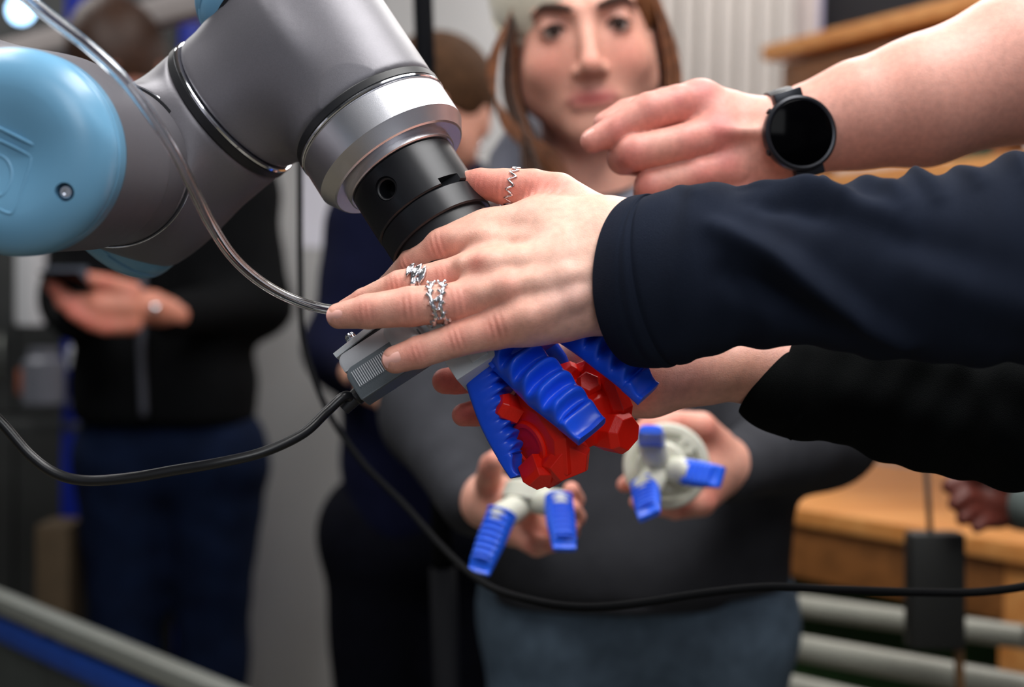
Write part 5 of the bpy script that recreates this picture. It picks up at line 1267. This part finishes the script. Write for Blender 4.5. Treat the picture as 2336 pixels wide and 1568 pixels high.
# ---- man in black with a phone
pM = thing('person', 'person in a black zipped jacket and dark jeans looking at a phone behind the robot', 'person', fl(P(385, 784, 2.95)))
hm_ = P(268, 150, 2.93)
HM = head_neck(hm_, W((-.25, -.55, .8)), W((-.25, 1, .35)), 1.1, .005, base=np.array(srgb(150, 96, 78)[:3]), neck=.16)
m_palm = [[(400, 718, 2.70, 34), (345, 702, 2.66, 36), (290, 700, 2.63, 42), (230, 700, 2.61, 36)]]
m_f = [[(300, 665, 2.62, 24), (240, 645, 2.60, 19), (190, 634, 2.59, 16)], [(230, 690, 2.61, 22), (165, 690, 2.59, 18), (128, 662, 2.58, 16), (118, 648, 2.58, 14)],
       [(240, 715, 2.61, 22), (180, 712, 2.59, 18), (140, 690, 2.58, 15)], [(260, 735, 2.61, 22), (200, 732, 2.59, 17), (165, 715, 2.58, 14)], [(300, 740, 2.62, 24), (240, 748, 2.60, 17), (205, 740, 2.59, 14)]]
mV, mQ, mT, _c = make_hand(m_palm, m_f, vox=.004, crease=0, base=np.array(srgb(200, 130, 108)[:3]))
V, Q, T = join([HM[:3], (mV, mQ, mT)]); mesh('body', V, Q, M_SKIN, pM, tint=T); face_bits(HM[3], HM[4], pM, 1.1)
hair_cap('hair', hm_, HM[4], 1.12, M_HAIRD, pM, cutc=(0, -.075, .10), cutr=(.06, .06, .05), low=.02)
M_JK = mat('black_jacket', srgb(9, 10, 12), .85, spec=0.1, var=.2, bump=.4, bscale=300)
tor = capsules((P(240, 400, 2.95), P(510, 400, 2.97), .095, .095), (P(300, 440, 2.95), P(290, 900, 2.93), .115, .10), (P(470, 440, 2.96), P(460, 900, 2.94), .115, .10), (P(290, 290, 2.95), P(360, 400, 2.95), .07, .11),
               (P(540, 410, 2.96), P(585, 690, 2.93), .075, .062), (P(585, 690, 2.93), P(385, 722, 2.70), .060, .040), (P(215, 410, 2.94), P(170, 690, 2.86), .075, .058), (P(170, 690, 2.86), P(160, 735, 2.66), .055, .036), (P(375, 880, 2.93), P(375, 1030, 2.93), .11, .105), (P(290, 880, 2.93), P(290, 1030, 2.93), .10, .10), (P(460, 880, 2.93), P(460, 1030, 2.93), .10, .10))
limb_mesh('jacket', tor, M_JK, pM, .010, .05, .0014, 8, zmin=P(375, 965, 2.93)[2])
b = MB(); b.tube(spline([P(330, 500, 2.82), P(322, 740, 2.80), P(328, 950, 2.81)], 20), .008, 8); b.build('zip', mat('dull_zip', srgb(74, 76, 86), .5), pM)
leg_pair(fl(P(392, 1000, 2.95)), .088, .93, .105, mat('dark_blue_jeans', srgb(12, 22, 44), .88, spec=0.1, var=.25, vscale=20), pM, seed=6)
ph = thing('phone', 'dark phone held by the person in the black jacket', 'phone', P(150, 640, 2.57))
b = MB(); b.box(P(152, 628, 2.575), [nrm(CX + CZ * .2), CY, nrm(CZ - CX * .2)], (.040, .014, .004), .002); b.build('case', mat('phone_body', srgb(84, 90, 102), .3), ph, auto=30)
b = MB(); b.box(P(152, 642, 2.57), [nrm(CX + CZ * .2), nrm(CY * .3 + CZ), nrm(CY - CZ * .3)], (.038, .05, .002), .001); b.build('screen', MATS['watch_glass'], ph, auto=30)
o = MB(); o.lathe(P(352, 704, 2.61), CZ, [(0, 0), (0, .010), (.003, .009), (.004, 0)], 20); o = o.build('bracelet_charm', MATS['polished_steel'], pM)

# ---- hand at the right edge, of someone beside the bench
pR = thing('person', 'person showing only a brown hand and grey cuff at the right edge', 'person', (1.30, 1.75, 0.0))
bR = np.array([1.30, 1.78, 0.0])
r_palm = [[(2480, 1190, 1.72, 50), (2330, 1160, 1.71, 46), (2260, 1140, 1.70, 46)]]
r_f = [[(2260, 1120, 1.70, 26), (2200, 1095, 1.69, 21), (2165, 1110, 1.685, 19)], [(2255, 1145, 1.695, 26), (2205, 1130, 1.68, 21), (2178, 1150, 1.675, 18)], [(2260, 1170, 1.695, 24), (2215, 1165, 1.68, 20), (2195, 1185, 1.675, 17)],
       [(2280, 1185, 1.695, 23), (2245, 1190, 1.68, 18), (2228, 1205, 1.675, 15)], [(2310, 1110, 1.69, 26), (2250, 1075, 1.68, 21), (2215, 1068, 1.675, 18)]]
SKB = np.array(srgb(92, 42, 32)[:3]); SK_SAVE = SK_R; SK_R = np.array(srgb(110, 48, 38)[:3])
RV, RQ, RT, _c = make_hand(r_palm, r_f, vox=.0035, crease=0, base=SKB)
HR = head_neck(bR + (-.02, 0, 1.62), (-1, -.1, -.3), ZW, 1.02, .006, base=SKB)
V, Q, T = join([HR[:3], (RV, RQ, RT)]); mesh('body', V, Q, M_SKIN, pR, tint=T); face_bits(HR[3], HR[4], pR)
hair_cap('hair', bR + (-.02, 0, 1.62), HR[4], 1.03, M_HAIRD, pR, vox=.006)
M_GC = mat('grey_green_cuff', srgb(92, 102, 100), .85, var=.1)
limb_mesh('jumper', capsules((bR + (0, -.13, 1.38), bR + (0, .13, 1.38), .08, .08), (bR + (0, -.07, 1.3), bR + (0, -.07, .95), .12, .11), (bR + (0, .07, 1.3), bR + (0, .07, .95), .12, .11), (bR + (0, 0, 1.46), bR + (0, 0, 1.35), .065, .11),
    (bR + (0, -.16, 1.37), P(2750, 1150, 1.78), .07, .055), (P(2750, 1150, 1.78), P(2345, 1145, 1.69), .054, .036)), M_GC, pR, .010, .04, .0012, 11)
leg_pair(bR, .085, .92, .10, MATS['dark_navy_jeans'], pR, seed=12)
